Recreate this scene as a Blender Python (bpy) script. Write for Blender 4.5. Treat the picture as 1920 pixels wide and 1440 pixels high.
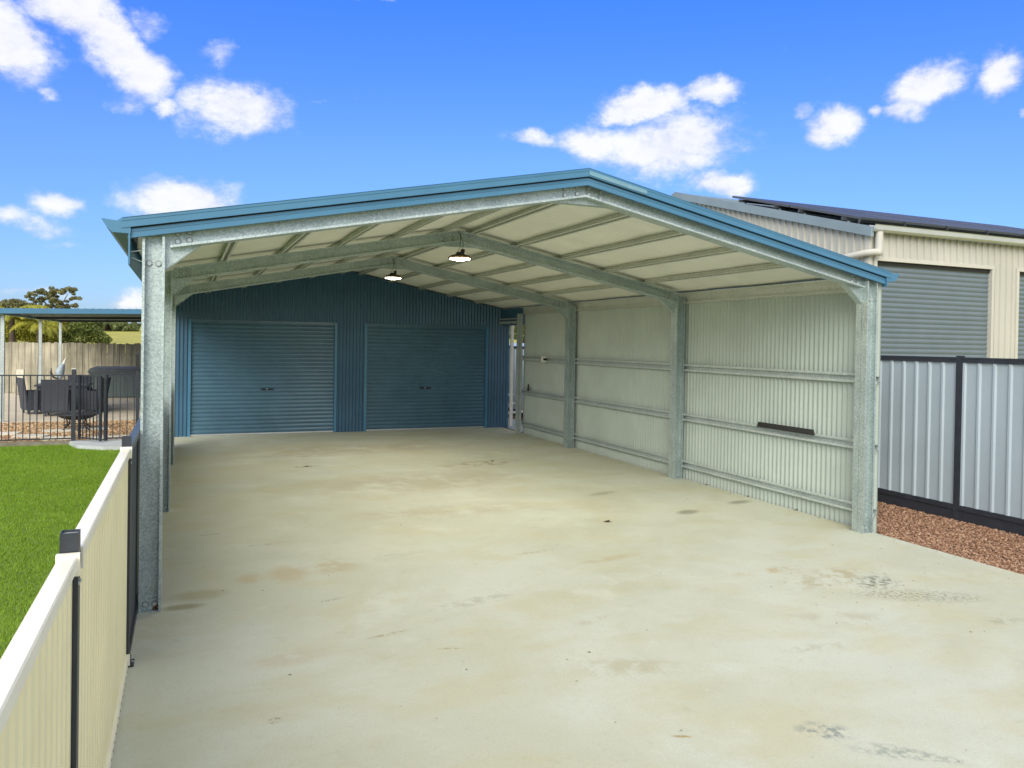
import bpy, math, random
import numpy as np
from mathutils import Vector, Matrix
random.seed(7); rng = np.random.default_rng(7)
for o in list(bpy.data.objects): bpy.data.objects.remove(o)
S = bpy.context.scene; COL = S.collection
R = math.radians
# ------------------------------------------------------------------ camera
CAM = (0.2995, -6.2819, 2.05); YAW, PITCH, ROLL, FOC, PPY = .4019, -.0109, .0163, 1441.26, 658.92
Fv = Vector((math.sin(YAW)*math.cos(PITCH), math.cos(YAW)*math.cos(PITCH), math.sin(PITCH)))
Rv = Vector((math.cos(YAW), -math.sin(YAW), 0)); Uv = Rv.cross(Fv)
R2 = Rv*math.cos(ROLL)+Uv*math.sin(ROLL); U2 = -Rv*math.sin(ROLL)+Uv*math.cos(ROLL)
cam = bpy.data.cameras.new('camera'); camo = bpy.data.objects.new('camera', cam); COL.objects.link(camo)
cam.sensor_width = 36; cam.lens = 36*FOC/1920; cam.shift_y = (PPY-720)/1920; cam.clip_end = 6000; cam.clip_start = .05
camo.matrix_world = Matrix.Translation(CAM) @ Matrix((R2, U2, -Fv)).transposed().to_4x4()
S.camera = camo
def pdir(x, y): return (Fv + R2*((x-960)/FOC) - U2*((y-PPY)/FOC)).normalized()
# ------------------------------------------------------------------ view, sun, sky
S.view_settings.view_transform = 'Standard'; S.view_settings.look = 'None'
S.view_settings.exposure = 0.78; S.view_settings.gamma = 1; S.view_settings.use_curve_mapping = False
SUN_AZ, SUN_EL = R(212), R(33)          # compass style: 0 = +Y, clockwise towards +X
sd = Vector((math.sin(SUN_AZ)*math.cos(SUN_EL), math.cos(SUN_AZ)*math.cos(SUN_EL), math.sin(SUN_EL)))
sun = bpy.data.lights.new('sun', 'SUN'); sun.energy = 2.1; sun.angle = R(46); sun.color = (1, .935, .80)
S.cycles.diffuse_bounces = 6; S.cycles.max_bounces = 10
suno = bpy.data.objects.new('sun', sun); COL.objects.link(suno); suno.rotation_euler = (-sd).to_track_quat('-Z', 'Y').to_euler()
suno.location = (0, -20, 30)
wd = bpy.data.worlds.new('World'); S.world = wd; wd.use_nodes = True
nt = wd.node_tree; N = nt.nodes; L = nt.links; N.clear()
def nd(t, nt_=None, **k):
    n = (nt_ or nt).nodes.new(t)
    for a, b in k.items(): setattr(n, a, b)
    return n
def wmath(op, a, b=None, c=None):
    n = nd('ShaderNodeMath', operation=op)
    for i, v in enumerate((a, b, c)):
        if v is None: continue
        if isinstance(v, (int, float)): n.inputs[i].default_value = v
        else: L.new(v, n.inputs[i])
    return n.outputs[0]
def wramp(v, a, b, smooth=True):
    n = nd('ShaderNodeMapRange', interpolation_type='SMOOTHSTEP' if smooth else 'LINEAR')
    L.new(v, n.inputs[0]); n.inputs[1].default_value = a; n.inputs[2].default_value = b
    return n.outputs[0]
sky = nd('ShaderNodeTexSky', sky_type='NISHITA', sun_disc=False, sun_elevation=SUN_EL, sun_rotation=SUN_AZ, altitude=50, air_density=1.0, dust_density=.6, ozone_density=2.2)
tc = nd('ShaderNodeTexCoord')
dirv = tc.outputs['Generated']
wn = nd('ShaderNodeTexNoise'); wn.inputs['Scale'].default_value = 9; wn.inputs['Detail'].default_value = 6; wn.inputs['Roughness'].default_value = .6
L.new(dirv, wn.inputs['Vector'])
va = nd('ShaderNodeVectorMath', operation='MULTIPLY_ADD'); L.new(wn.outputs['Color'], va.inputs[0]); va.inputs[1].default_value = (.075,)*3
vb = nd('ShaderNodeVectorMath', operation='SUBTRACT'); L.new(dirv, vb.inputs[0]); vb.inputs[1].default_value = (.0375,)*3
L.new(vb.outputs[0], va.inputs[2]); dw = va.outputs[0]
fb = nd('ShaderNodeTexNoise'); fb.inputs['Scale'].default_value = 17; fb.inputs['Detail'].default_value = 11; fb.inputs['Roughness'].default_value = .66
st = nd('ShaderNodeVectorMath', operation='MULTIPLY'); L.new(dirv, st.inputs[0]); st.inputs[1].default_value = (1, 1, 1.7); L.new(st.outputs[0], fb.inputs['Vector'])
blobs = [(8,70,78,92,0,1),(130,15,98,52,10,1),(200,72,100,56,30,1),(262,130,74,54,28,.95),(240,178,42,30,0,.55),(446,208,104,56,-8,1),(415,98,38,32,0,.6),
 (305,195,34,20,0,.68),(85,177,34,18,0,.6),(365,390,120,56,0,1),(118,385,50,28,0,.72),(20,405,55,26,0,.55),(80,428,75,20,0,.52),(115,458,45,14,0,.48),
 (240,570,50,32,0,.85),(60,560,130,14,0,.5),(1205,192,88,38,-5,1),(1165,205,50,26,0,.9),(1330,174,54,28,5,.75),(1250,275,130,66,0,1),(1115,270,80,44,0,.85),(1000,270,52,22,0,.64),
 (1348,352,68,32,0,.9),(1562,228,56,42,0,.92),(1515,196,28,20,0,.6),(1740,157,72,40,0,.9),(1866,140,50,46,0,.92),(1700,198,52,34,0,.8),(1650,196,24,18,0,.72),
 (698,-2,40,14,0,.8),(680,204,150,3,1,.30),(1915,216,14,20,0,.6),(270,45,36,30,0,.6)]
best = None
for (bx, by, ax, ay, an, inten) in blobs:
    c = pdir(bx, by); ca, sa = math.cos(R(an)), math.sin(R(an))
    t = pdir(bx+ca*4, by+sa*4)-c; u = pdir(bx-sa*4, by+ca*4)-c
    tl = t.length/4*ax; ul = u.length/4*ay
    comp = nd('ShaderNodeCombineXYZ')
    for i, (v, l) in enumerate(((t.normalized(), tl), (u.normalized(), ul), (c, .35))):
        dt = nd('ShaderNodeVectorMath', operation='DOT_PRODUCT'); L.new(dw, dt.inputs[0]); dt.inputs[1].default_value = v/l
        off = c.dot(v)/l
        L.new(wmath('SUBTRACT', dt.outputs['Value'], off), comp.inputs[i])
    ln = nd('ShaderNodeVectorMath', operation='LENGTH'); L.new(comp.outputs[0], ln.inputs[0])
    m = wmath('MULTIPLY', wramp(ln.outputs['Value'], 1.65, .1), inten)
    best = m if best is None else wmath('MAXIMUM', best, m)
# denser unseen cloud cover added outside the view to neutralise the blue skylight
gn = nd('ShaderNodeTexNoise'); gn.inputs['Scale'].default_value = 5.5; gn.inputs['Detail'].default_value = 4
L.new(st.outputs[0], gn.inputs['Vector'])
fd = nd('ShaderNodeVectorMath', operation='DOT_PRODUCT'); L.new(dirv, fd.inputs[0]); fd.inputs[1].default_value = Fv
outside = wramp(fd.outputs['Value'], .80, .66)
best = wmath('MAXIMUM', best, wmath('MULTIPLY', wramp(gn.outputs['Fac'], .30, .52), outside))
dens = wmath('ADD', best, wmath('MULTIPLY', wmath('SUBTRACT', fb.outputs['Fac'], .5), 1.22))
dens = wramp(dens, .20, .86)
sep = nd('ShaderNodeSeparateXYZ'); L.new(dirv, sep.inputs[0])
el = sep.outputs['Z']
# a little extra haze-whitening of the nishita sky near the horizon and a deeper blue aloft
hs = nd('ShaderNodeMix', data_type='RGBA', blend_type='MULTIPLY'); hs.inputs[0].default_value = 1
L.new(sky.outputs[0], hs.inputs[6])
cr = nd('ShaderNodeValToRGB'); L.new(el, cr.inputs[0])
cr.color_ramp.elements[0].position = 0.0; cr.color_ramp.elements[0].color = (.42, .55, .86, 1)
cr.color_ramp.elements[1].position = .42; cr.color_ramp.elements[1].color = (.27, .64, 1.5, 1)
em = cr.color_ramp.elements.new(.23); em.color = (.45, .66, 1.2, 1); L.new(cr.outputs[0], hs.inputs[7])
cl = nd('ShaderNodeMix', data_type='RGBA'); L.new(wmath('MULTIPLY', dens, .93), cl.inputs[0]); L.new(hs.outputs[2], cl.inputs[6])
cc = nd('ShaderNodeMix', data_type='RGBA'); L.new(wramp(wmath('ADD', fb.outputs['Fac'], wmath('MULTIPLY', dens, .25)), .35, .85), cc.inputs[0])
cc.inputs[6].default_value = (3.9, 4.15, 4.9, 1); cc.inputs[7].default_value = (6.0, 6.0, 6.1, 1)
L.new(cc.outputs[2], cl.inputs[7])
bg = nd('ShaderNodeBackground'); bg.inputs[1].default_value = .1; L.new(cl.outputs[2], bg.inputs[0])
wo = nd('ShaderNodeOutputWorld'); L.new(bg.outputs[0], wo.inputs[0])
wd.cycles.sampling_method = 'MANUAL'; wd.cycles.sample_map_resolution = 512

# ------------------------------------------------------------------ materials
def mat(name, col, rough=.6, metal=0., var=.12, scale=3., bump=0., bscale=40., rand=0., spec=.5, back=None, dirt=0., dirtcol=(.12,.10,.07), streak=0., emit=None, estr=0):
    m = bpy.data.materials.new(name); m.use_nodes = True; t = m.node_tree; n = t.nodes; l = t.links
    b = n['Principled BSDF']; b.inputs['Roughness'].default_value = rough; b.inputs['Metallic'].default_value = metal
    b.inputs['Specular IOR Level'].default_value = spec
    if emit: b.inputs['Emission Color'].default_value = (*emit, 1); b.inputs['Emission Strength'].default_value = estr
    g = n.new('ShaderNodeNewGeometry')
    nz = n.new('ShaderNodeTexNoise'); nz.inputs['Scale'].default_value = scale; nz.inputs['Detail'].default_value = 6; l.new(g.outputs['Position'], nz.inputs['Vector'])
    mr = n.new('ShaderNodeMapRange'); l.new(nz.outputs['Fac'], mr.inputs[0]); mr.inputs[1].default_value = .3; mr.inputs[2].default_value = .7
    mr.inputs[3].default_value = 1-var; mr.inputs[4].default_value = 1+var
    val = mr.outputs[0]
    def mul(a, bb):
        q = n.new('ShaderNodeMath'); q.operation = 'MULTIPLY'; l.new(a, q.inputs[0]); l.new(bb, q.inputs[1]); return q.outputs[0]
    if rand:
        oi = n.new('ShaderNodeObjectInfo'); r2 = n.new('ShaderNodeMapRange'); l.new(oi.outputs['Random'], r2.inputs[0]); r2.inputs[3].default_value = 1-rand; r2.inputs[4].default_value = 1+rand
        val = mul(val, r2.outputs[0])
    if streak:
        mp = n.new('ShaderNodeMapping'); mp.inputs['Scale'].default_value = (9, 9, .5); l.new(g.outputs['Position'], mp.inputs[0])
        s2 = n.new('ShaderNodeTexNoise'); s2.inputs['Scale'].default_value = 3; s2.inputs['Detail'].default_value = 5; l.new(mp.outputs[0], s2.inputs['Vector'])
        r3 = n.new('ShaderNodeMapRange'); l.new(s2.outputs['Fac'], r3.inputs[0]); r3.inputs[1].default_value = .3; r3.inputs[2].default_value = .7; r3.inputs[3].default_value = 1-streak; r3.inputs[4].default_value = 1+streak
        val = mul(val, r3.outputs[0])
    mx = n.new('ShaderNodeMix'); mx.data_type = 'RGBA'; mx.blend_type = 'MULTIPLY'; mx.inputs[0].default_value = 1
    mx.inputs[6].default_value = (*col, 1)
    if back:
        bk = n.new('ShaderNodeMix'); bk.data_type = 'RGBA'; l.new(g.outputs['Backfacing'], bk.inputs[0]); bk.inputs[6].default_value = (*col, 1); bk.inputs[7].default_value = (*back, 1)
        l.new(bk.outputs[2], mx.inputs[6])
    l.new(val, mx.inputs[7]); out = mx.outputs[2]
    if dirt:
        dn = n.new('ShaderNodeTexNoise'); dn.inputs['Scale'].default_value = scale*.7; dn.inputs['Detail'].default_value = 9; dn.inputs['Roughness'].default_value = .7; l.new(g.outputs['Position'], dn.inputs['Vector'])
        dm = n.new('ShaderNodeMapRange'); dm.interpolation_type = 'SMOOTHSTEP'; l.new(dn.outputs['Fac'], dm.inputs[0]); dm.inputs[1].default_value = .5; dm.inputs[2].default_value = .75; dm.inputs[4].default_value = dirt
        d2 = n.new('ShaderNodeMix'); d2.data_type = 'RGBA'; l.new(dm.outputs[0], d2.inputs[0]); l.new(out, d2.inputs[6]); d2.inputs[7].default_value = (*dirtcol, 1); out = d2.outputs[2]
    l.new(out, b.inputs['Base Color'])
    if bump:
        bn = n.new('ShaderNodeTexNoise'); bn.inputs['Scale'].default_value = bscale; bn.inputs['Detail'].default_value = 5; l.new(g.outputs['Position'], bn.inputs['Vector'])
        bp = n.new('ShaderNodeBump'); bp.inputs['Strength'].default_value = bump; bp.inputs['Distance'].default_value = .01; l.new(bn.outputs['Fac'], bp.inputs['Height']); l.new(bp.outputs[0], b.inputs['Normal'])
    return m
def galv(name, lo, hi, metal=.55, sc=75):
    m = bpy.data.materials.new(name); m.use_nodes = True; t = m.node_tree; n = t.nodes; l = t.links; b = n['Principled BSDF']
    g = n.new('ShaderNodeNewGeometry'); ds = n.new('ShaderNodeTexNoise'); ds.inputs['Scale'].default_value = sc*.6; ds.inputs['Detail'].default_value = 2; l.new(g.outputs['Position'], ds.inputs['Vector'])
    ad = n.new('ShaderNodeVectorMath'); ad.operation = 'MULTIPLY_ADD'; l.new(ds.outputs['Color'], ad.inputs[0]); ad.inputs[1].default_value = (.03,)*3; l.new(g.outputs['Position'], ad.inputs[2])
    v = n.new('ShaderNodeTexVoronoi'); v.inputs['Scale'].default_value = sc; l.new(ad.outputs[0], v.inputs['Vector'])
    sp = n.new('ShaderNodeSeparateColor'); l.new(v.outputs['Color'], sp.inputs[0])
    nz = n.new('ShaderNodeTexNoise'); nz.inputs['Scale'].default_value = 4; nz.inputs['Detail'].default_value = 7; l.new(g.outputs['Position'], nz.inputs['Vector'])
    a = n.new('ShaderNodeMath'); a.operation = 'MULTIPLY_ADD'; l.new(sp.outputs[0], a.inputs[0]); a.inputs[1].default_value = .85; l.new(nz.outputs['Fac'], a.inputs[2])
    mr = n.new('ShaderNodeMapRange'); l.new(a.outputs[0], mr.inputs[0]); mr.inputs[1].default_value = .35; mr.inputs[2].default_value = 1.4
    mx = n.new('ShaderNodeMix'); mx.data_type = 'RGBA'; l.new(mr.outputs[0], mx.inputs[0]); mx.inputs[6].default_value = (*lo, 1); mx.inputs[7].default_value = (*hi, 1)
    l.new(mx.outputs[2], b.inputs['Base Color']); b.inputs['Metallic'].default_value = metal
    rr = n.new('ShaderNodeMapRange'); l.new(sp.outputs[1], rr.inputs[0]); rr.inputs[3].default_value = .32; rr.inputs[4].default_value = .6; l.new(rr.outputs[0], b.inputs['Roughness'])
    bp = n.new('ShaderNodeBump'); bp.inputs['Strength'].default_value = .12; bp.inputs['Distance'].default_value = .004; l.new(sp.outputs[2], bp.inputs['Height']); l.new(bp.outputs[0], b.inputs['Normal'])
    return m
M = {}
M['galv'] = galv('galvanised_steel', (.29, .36, .36), (.60, .69, .68), .6, 105)
M['galv_dull'] = galv('dull_galvanised_steel', (.36, .42, .41), (.60, .66, .64), .3)
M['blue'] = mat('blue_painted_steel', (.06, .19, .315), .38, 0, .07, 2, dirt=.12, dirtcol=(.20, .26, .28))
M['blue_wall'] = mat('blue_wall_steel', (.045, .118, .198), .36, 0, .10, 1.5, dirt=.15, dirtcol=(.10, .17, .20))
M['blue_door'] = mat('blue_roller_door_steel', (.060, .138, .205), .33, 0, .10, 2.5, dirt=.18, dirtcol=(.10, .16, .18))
M['roof'] = mat('roof_sheet_steel', (.085, .225, .345), .4, 0, .06, 2, back=(.77, .775, .70))
M['wallsheet'] = mat('pale_cladding_steel', (.62, .63, .54), .5, 0, .06, 2, back=(.41, .475, .435), dirt=.10, dirtcol=(.35, .37, .30))
M['purlin'] = galv('purlin_steel', (.50, .53, .48), (.70, .72, .66), .2, 60)
M['bolt'] = mat('zinc_bolt', (.55, .60, .59), .3, .4, .2, 60)
M['rust'] = mat('rust', (.16, .08, .03), .9, 0, .4, 60, bump=.4)
M['cream'] = mat('cream_fence_steel', (.90, .84, .53), .38, 0, .05, 2.5, dirt=.10, dirtcol=(.55, .52, .36))
M['creamrail'] = mat('cream_rail_steel', (.88, .85, .70), .35, 0, .05, 6)
M['black'] = mat('dark_fence_steel', (.030, .036, .048), .4, 0, .15, 8, dirt=.15, dirtcol=(.08, .085, .09))
M['darkpanel'] = mat('dark_fence_infill', (.045, .055, .070), .35, 0, .15, 4)
M['greyfence'] = mat('grey_fence_sheet', (.38, .46, .51), .42, 0, .06, 1.2, dirt=.18, dirtcol=(.27, .29, .29))
M['shedcream'] = mat('cream_shed_steel', (.50, .495, .44), .5, 0, .05, 1.2, dirt=.12, dirtcol=(.45, .43, .35))
M['trimcream'] = mat('cream_trim_steel', (.54, .53, .47), .45, 0, .05, 3)
M['greydoor'] = mat('grey_roller_door_steel', (.13, .17, .195), .35, 0, .06, 3)
M['greytrim'] = mat('grey_flashing_steel', (.22, .29, .33), .38, 0, .08, 2)
M['gutterm'] = mat('silver_gutter_steel', (.52, .55, .53), .35, .4, .08, 3)
M['pvc'] = mat('white_plastic', (.78, .78, .72), .4, 0, .04, 6)
M['rubber'] = mat('black_rubber', (.016, .016, .017), .65, 0, .2, 20)
M['alu'] = mat('aluminium', (.72, .73, .74), .3, .8, .05, 8)
M['glass'] = mat('panel_glass', (.025, .027, .032), .45, 0, .1, 8)
M['wicker'] = mat('dark_wicker', (.045, .052, .068), .6, 0, .35, 60, bump=.5, bscale=160)
M['iron'] = mat('black_cast_iron', (.022, .020, .020), .6, 0, .3, 30)
M['spa'] = mat('spa_cabinet', (.115, .15, .145), .6, 0, .1, 6)
M['spalid'] = mat('spa_cover_vinyl', (.12, .14, .15), .5, 0, .15, 5)
M['timber'] = mat('weathered_paling', (.40, .37, .28), .9, 0, .22, 2.2, bump=.4, bscale=60, rand=.13, streak=.25, dirt=.35, dirtcol=(.20, .20, .13))
M['patiocon'] = mat('patio_concrete', (.60, .53, .40), .8, 0, .08, 1.3, bump=.1)
M['kerbcon'] = mat('kerb_concrete', (.47, .50, .50), .85, 0, .1, 4, bump=.2)
M['paver'] = mat('sandstone_paver', (.66, .62, .50), .85, 0, .12, 7, bump=.3, rand=.08)
M['edging'] = mat('brown_edging', (.22, .20, .15), .9, 0, .25, 6)
M['underroof'] = mat('patio_roof_sheet', (.085, .2, .3), .45, 0, .1, 2, back=(.12, .12, .11))
M['bark'] = mat('bark', (.12, .09, .065), .9, 0, .3, 8, bump=.5)
def leafmat(name, a, b, sc=2.5, tr=.25):
    m = bpy.data.materials.new(name); m.use_nodes = True; t = m.node_tree; n = t.nodes; l = t.links; bs = n['Principled BSDF']
    g = n.new('ShaderNodeNewGeometry'); nz = n.new('ShaderNodeTexNoise'); nz.inputs['Scale'].default_value = sc; nz.inputs['Detail'].default_value = 5; l.new(g.outputs['Position'], nz.inputs['Vector'])
    ri = n.new('ShaderNodeMath'); ri.operation = 'MULTIPLY_ADD'; l.new(g.outputs['Random Per Island'], ri.inputs[0]); ri.inputs[1].default_value = .5; l.new(nz.outputs['Fac'], ri.inputs[2])
    mr = n.new('ShaderNodeMapRange'); l.new(ri.outputs[0], mr.inputs[0]); mr.inputs[1].default_value = .4; mr.inputs[2].default_value = 1.1
    mx = n.new('ShaderNodeMix'); mx.data_type = 'RGBA'; l.new(mr.outputs[0], mx.inputs[0]); mx.inputs[6].default_value = (*a, 1); mx.inputs[7].default_value = (*b, 1)
    l.new(mx.outputs[2], bs.inputs['Base Color']); bs.inputs['Roughness'].default_value = .6; bs.inputs['Specular IOR Level'].default_value = .25
    tl = n.new('ShaderNodeBsdfTranslucent'); l.new(mx.outputs[2], tl.inputs[0]); ms = n.new('ShaderNodeMixShader'); ms.inputs[0].default_value = tr
    l.new(bs.outputs[0], ms.inputs[1]); l.new(tl.outputs[0], ms.inputs[2]); l.new(ms.outputs[0], n['Material Output'].inputs[0])
    return m
M['grass'] = leafmat('lawn_grass', (.165, .30, .018), (.30, .46, .045), .7)
M['palm'] = leafmat('palm_leaf', (.17, .20, .02), (.52, .48, .07), 2)
M['gum'] = leafmat('gum_leaf', (.14, .15, .075), (.30, .29, .14), .5, .3)
M['bush'] = leafmat('bush_leaf', (.09, .13, .03), (.27, .31, .08), 1.5)
M['fartree'] = leafmat('distant_leaf', (.10, .13, .05), (.22, .26, .10), .3, .2)
M['soil'] = mat('lawn_soil', (.14, .23, .025), .95, 0, .25, 6)
M['field'] = mat('dry_pasture', (.36, .34, .06), .95, 0, .18, .25)
M['ground'] = mat('paddock', (.17, .18, .06), .95, 0, .2, .3)
M['gravelbase'] = mat('red_gravel_bed', (.17, .09, .055), .95, 0, .25, 18, bump=.8, bscale=60)
M['tanbase'] = mat('tan_gravel_bed', (.33, .22, .12), .95, 0, .25, 18, bump=.8, bscale=60)
def stonemat(name, a, b, c):
    m = bpy.data.materials.new(name); m.use_nodes = True; t = m.node_tree; n = t.nodes; l = t.links
    g = n.new('ShaderNodeNewGeometry'); cr = n.new('ShaderNodeValToRGB'); l.new(g.outputs['Random Per Island'], cr.inputs[0])
    cr.color_ramp.elements[0].color = (*a, 1); cr.color_ramp.elements[1].color = (*c, 1); e = cr.color_ramp.elements.new(.55); e.color = (*b, 1)
    l.new(cr.outputs[0], n['Principled BSDF'].inputs['Base Color']); n['Principled BSDF'].inputs['Roughness'].default_value = .85
    return m
M['redstone'] = stonemat('red_gravel_stone', (.15, .08, .045), (.29, .155, .09), (.47, .31, .20))
M['tanstone'] = stonemat('tan_gravel_stone', (.25, .14, .06), (.50, .32, .16), (.68, .54, .36))
M['litter'] = stonemat('leaf_litter', (.035, .028, .018), (.10, .055, .025), (.14, .08, .03))

# concrete driveway: broad tone patches, ochre stains, tyre scuffs, darker patches and pits, fixed to the slab
def concrete():
    m = bpy.data.materials.new('driveway_concrete'); m.use_nodes = True; t = m.node_tree; n = t.nodes; l = t.links; b = n['Principled BSDF']
    g = n.new('ShaderNodeNewGeometry'); P = g.outputs['Position']
    def noise(sc, det=6, ro=.55, vec=P, dist=0):
        q = n.new('ShaderNodeTexNoise'); q.inputs['Scale'].default_value = sc; q.inputs['Detail'].default_value = det; q.inputs['Roughness'].default_value = ro; q.inputs['Distortion'].default_value = dist; l.new(vec, q.inputs['Vector']); return q.outputs['Fac']
    def mr(v, a, b_, c=0, d=1):
        q = n.new('ShaderNodeMapRange'); q.interpolation_type = 'SMOOTHSTEP'; l.new(v, q.inputs[0]); q.inputs[1].default_value = a; q.inputs[2].default_value = b_; q.inputs[3].default_value = c; q.inputs[4].default_value = d; return q.outputs[0]
    def ma(op, a, b_):
        q = n.new('ShaderNodeMath'); q.operation = op
        for i, v in enumerate((a, b_)):
            if isinstance(v, (int, float)): q.inputs[i].default_value = v
            else: l.new(v, q.inputs[i])
        return q.outputs[0]
    def mix(f, a, b_, mode='MIX'):
        q = n.new('ShaderNodeMix'); q.data_type = 'RGBA'; q.blend_type = mode
        if isinstance(f, (int, float)): q.inputs[0].default_value = f
        else: l.new(f, q.inputs[0])
        for i, v in ((6, a), (7, b_)):
            if isinstance(v, tuple): q.inputs[i].default_value = (*v, 1)
            else: l.new(v, q.inputs[i])
        return q.outputs[2]
    col = mix(mr(noise(.55, 5, .6, dist=.6), .35, .65), (.50, .513, .39), (.56, .583, .48))
    mp = n.new('ShaderNodeMapping'); mp.inputs['Scale'].default_value = (.8, 1.35, 1); mp.inputs['Rotation'].default_value = (0, 0, .25); l.new(P, mp.inputs[0])
    col = mix(mr(noise(1.1, 8, .62, mp.outputs[0], .3), .45, .70, 0, .6), col, (.50, .47, .29))
    col = mix(mr(noise(2.6, 9, .72), .56, .74, 0, .35), col, (.46, .42, .24))
    col = mix(mr(noise(4.2, 10, .78), .57, .72, 0, .45), col, (.34, .34, .24))
    col = mix(mr(noise(.8, 8, .7), .55, .72, 0, .6), col, (.62, .66, .57))
    col = mix(mr(noise(16, 8, .78), .52, .72, 0, .35), col, (.38, .38, .27))
    col = mix(mr(noise(70, 5, .7), .38, .62, .0, .16), col, (.30, .30, .24))
    # the slab under the roof gets browner patches
    sp = n.new('ShaderNodeSeparateXYZ'); l.new(P, sp.inputs[0])
    def spot(x, y, rx, ry, an, c, k, ns=9., th=.45):
        mq = n.new('ShaderNodeMapping'); mq.vector_type = 'TEXTURE'; mq.inputs['Location'].default_value = (x, y, 0); mq.inputs['Rotation'].default_value = (0, 0, R(an)); mq.inputs['Scale'].default_value = (rx, ry, 1); l.new(P, mq.inputs[0])
        ln = n.new('ShaderNodeVectorMath'); ln.operation = 'LENGTH'; l.new(mq.outputs[0], ln.inputs[0])
        f = ma('MULTIPLY', mr(ln.outputs['Value'], 1.0, .3), mr(noise(ns, 6, .7), th, th+.14))
        nonlocal col
        col = mix(ma('MULTIPLY', f, k), col, c)
    dk = (.10, .10, .07); oc = (.40, .27, .11); gr = (.20, .23, .22)
    for a in [(5.92,-1.35,.34,.22,20,dk,.75,16),(5.95,-1.75,.75,.22,-25,dk,.55,30),(5.6,-1.1,.75,.30,10,(.36,.30,.16),.6,5),(5.3,-.75,.6,.10,0,(.44,.30,.14),.6,6),
              (3.47,-3.18,.20,.13,-30,gr,.85,14),(3.62,-3.46,.26,.10,-35,gr,.6,14),(3.75,-3.55,.28,.07,-40,gr,.5,20),(1.15,.65,.24,.34,0,oc,.42,3,.35),(.83,.61,.16,.2,0,oc,.36,3,.35),(1.55,.75,.35,.35,0,oc,.36,4,.4),
              (6.03,1.57,.24,.14,20,(.22,.22,.16),.8,3,.3),(7.05,1.85,.26,.12,10,(.22,.22,.16),.75,3,.3),(5.61,2.94,.4,.12,20,(.28,.27,.20),.6,4,.35),(2.12,6.41,.35,.12,0,(.12,.10,.07),.8,14),(5.0,5.9,1.1,.4,10,(.27,.21,.11),.6,5),
              (.76,-2.01,.06,.05,0,(.18,.14,.05),.8,30),(1.38,-.17,.16,.035,15,(.22,.21,.14),.7,60),(4.82,1.45,.07,.06,0,(.07,.05,.03),1,4,.2),(6.2,-2.5,.6,.12,-30,(.26,.25,.15),.5,9),
              (3.4,4.5,2.4,1.1,5,(.36,.31,.19),.45,1.6,.4),(3.5,8.2,3.2,1.0,0,(.36,.31,.19),.45,1.6,.4),(3.2,2.6,1.6,.5,0,(.38,.33,.2),.4,2.4,.42),(.42,.3,.3,.2,0,(.3,.27,.13),.5,3,.3),(2.4,-.6,.5,.12,12,(.34,.33,.24),.5,8),(2.9,-2.1,.5,.2,-15,(.38,.34,.2),.5,4),(.3,.05,.22,.10,0,(.25,.22,.11),.7,4,.3),(1.9,7.6,1.2,.25,0,(.27,.22,.13),.5,5),(1.62,-1.03,.22,.03,12,(.30,.25,.12),.7,22,.4),(1.95,-1.42,.10,.02,-20,(.30,.25,.12),.7,22,.4),(2.72,-2.95,.07,.018,-25,(.35,.25,.10),.9,20,.3),(3.5,.55,.30,.05,5,(.34,.32,.2),.6,14),(4.1,.1,.5,.10,8,(.44,.36,.2),.5,5,.35),(2.2,.9,.5,.08,10,(.36,.35,.26),.5,10),(4.9,-1.9,.5,.2,-15,(.40,.37,.27),.5,5),(3.1,-1.3,.35,.06,15,(.44,.40,.30),.5,8),(4.35,-2.3,.45,.10,-10,(.40,.39,.28),.5,8),(.95,-1.2,.4,.2,0,(.46,.38,.25),.4,3,.4),(1.0,1.7,.5,.06,5,(.32,.32,.24),.5,9),(.55,2.3,.18,.02,8,(.2,.2,.14),.7,9,.3)]:
        spot(*a)
    # dark pits and specks
    vo = n.new('ShaderNodeTexVoronoi'); vo.inputs['Scale'].default_value = 3.2; l.new(P, vo.inputs['Vector'])
    sc = n.new('ShaderNodeSeparateColor'); l.new(vo.outputs['Color'], sc.inputs[0])
    col = mix(ma('MULTIPLY', mr(vo.outputs['Distance'], .05, .025), mr(sc.outputs[0], .86, .87, 0, .8)), col, (.06, .045, .03))
    l.new(col, b.inputs['Base Color'])
    l.new(mr(noise(2, 6), .3, .7, .55, .85), b.inputs['Roughness'])
    h = ma('ADD', ma('MULTIPLY', noise(5, 8, .7), 1.), ma('MULTIPLY', noise(90, 4), .15))
    bp = n.new('ShaderNodeBump'); bp.inputs['Strength'].default_value = .25; bp.inputs['Distance'].default_value = .012; l.new(h, bp.inputs['Height']); l.new(bp.outputs[0], b.inputs['Normal'])
    return m
M['concrete'] = concrete()

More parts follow.
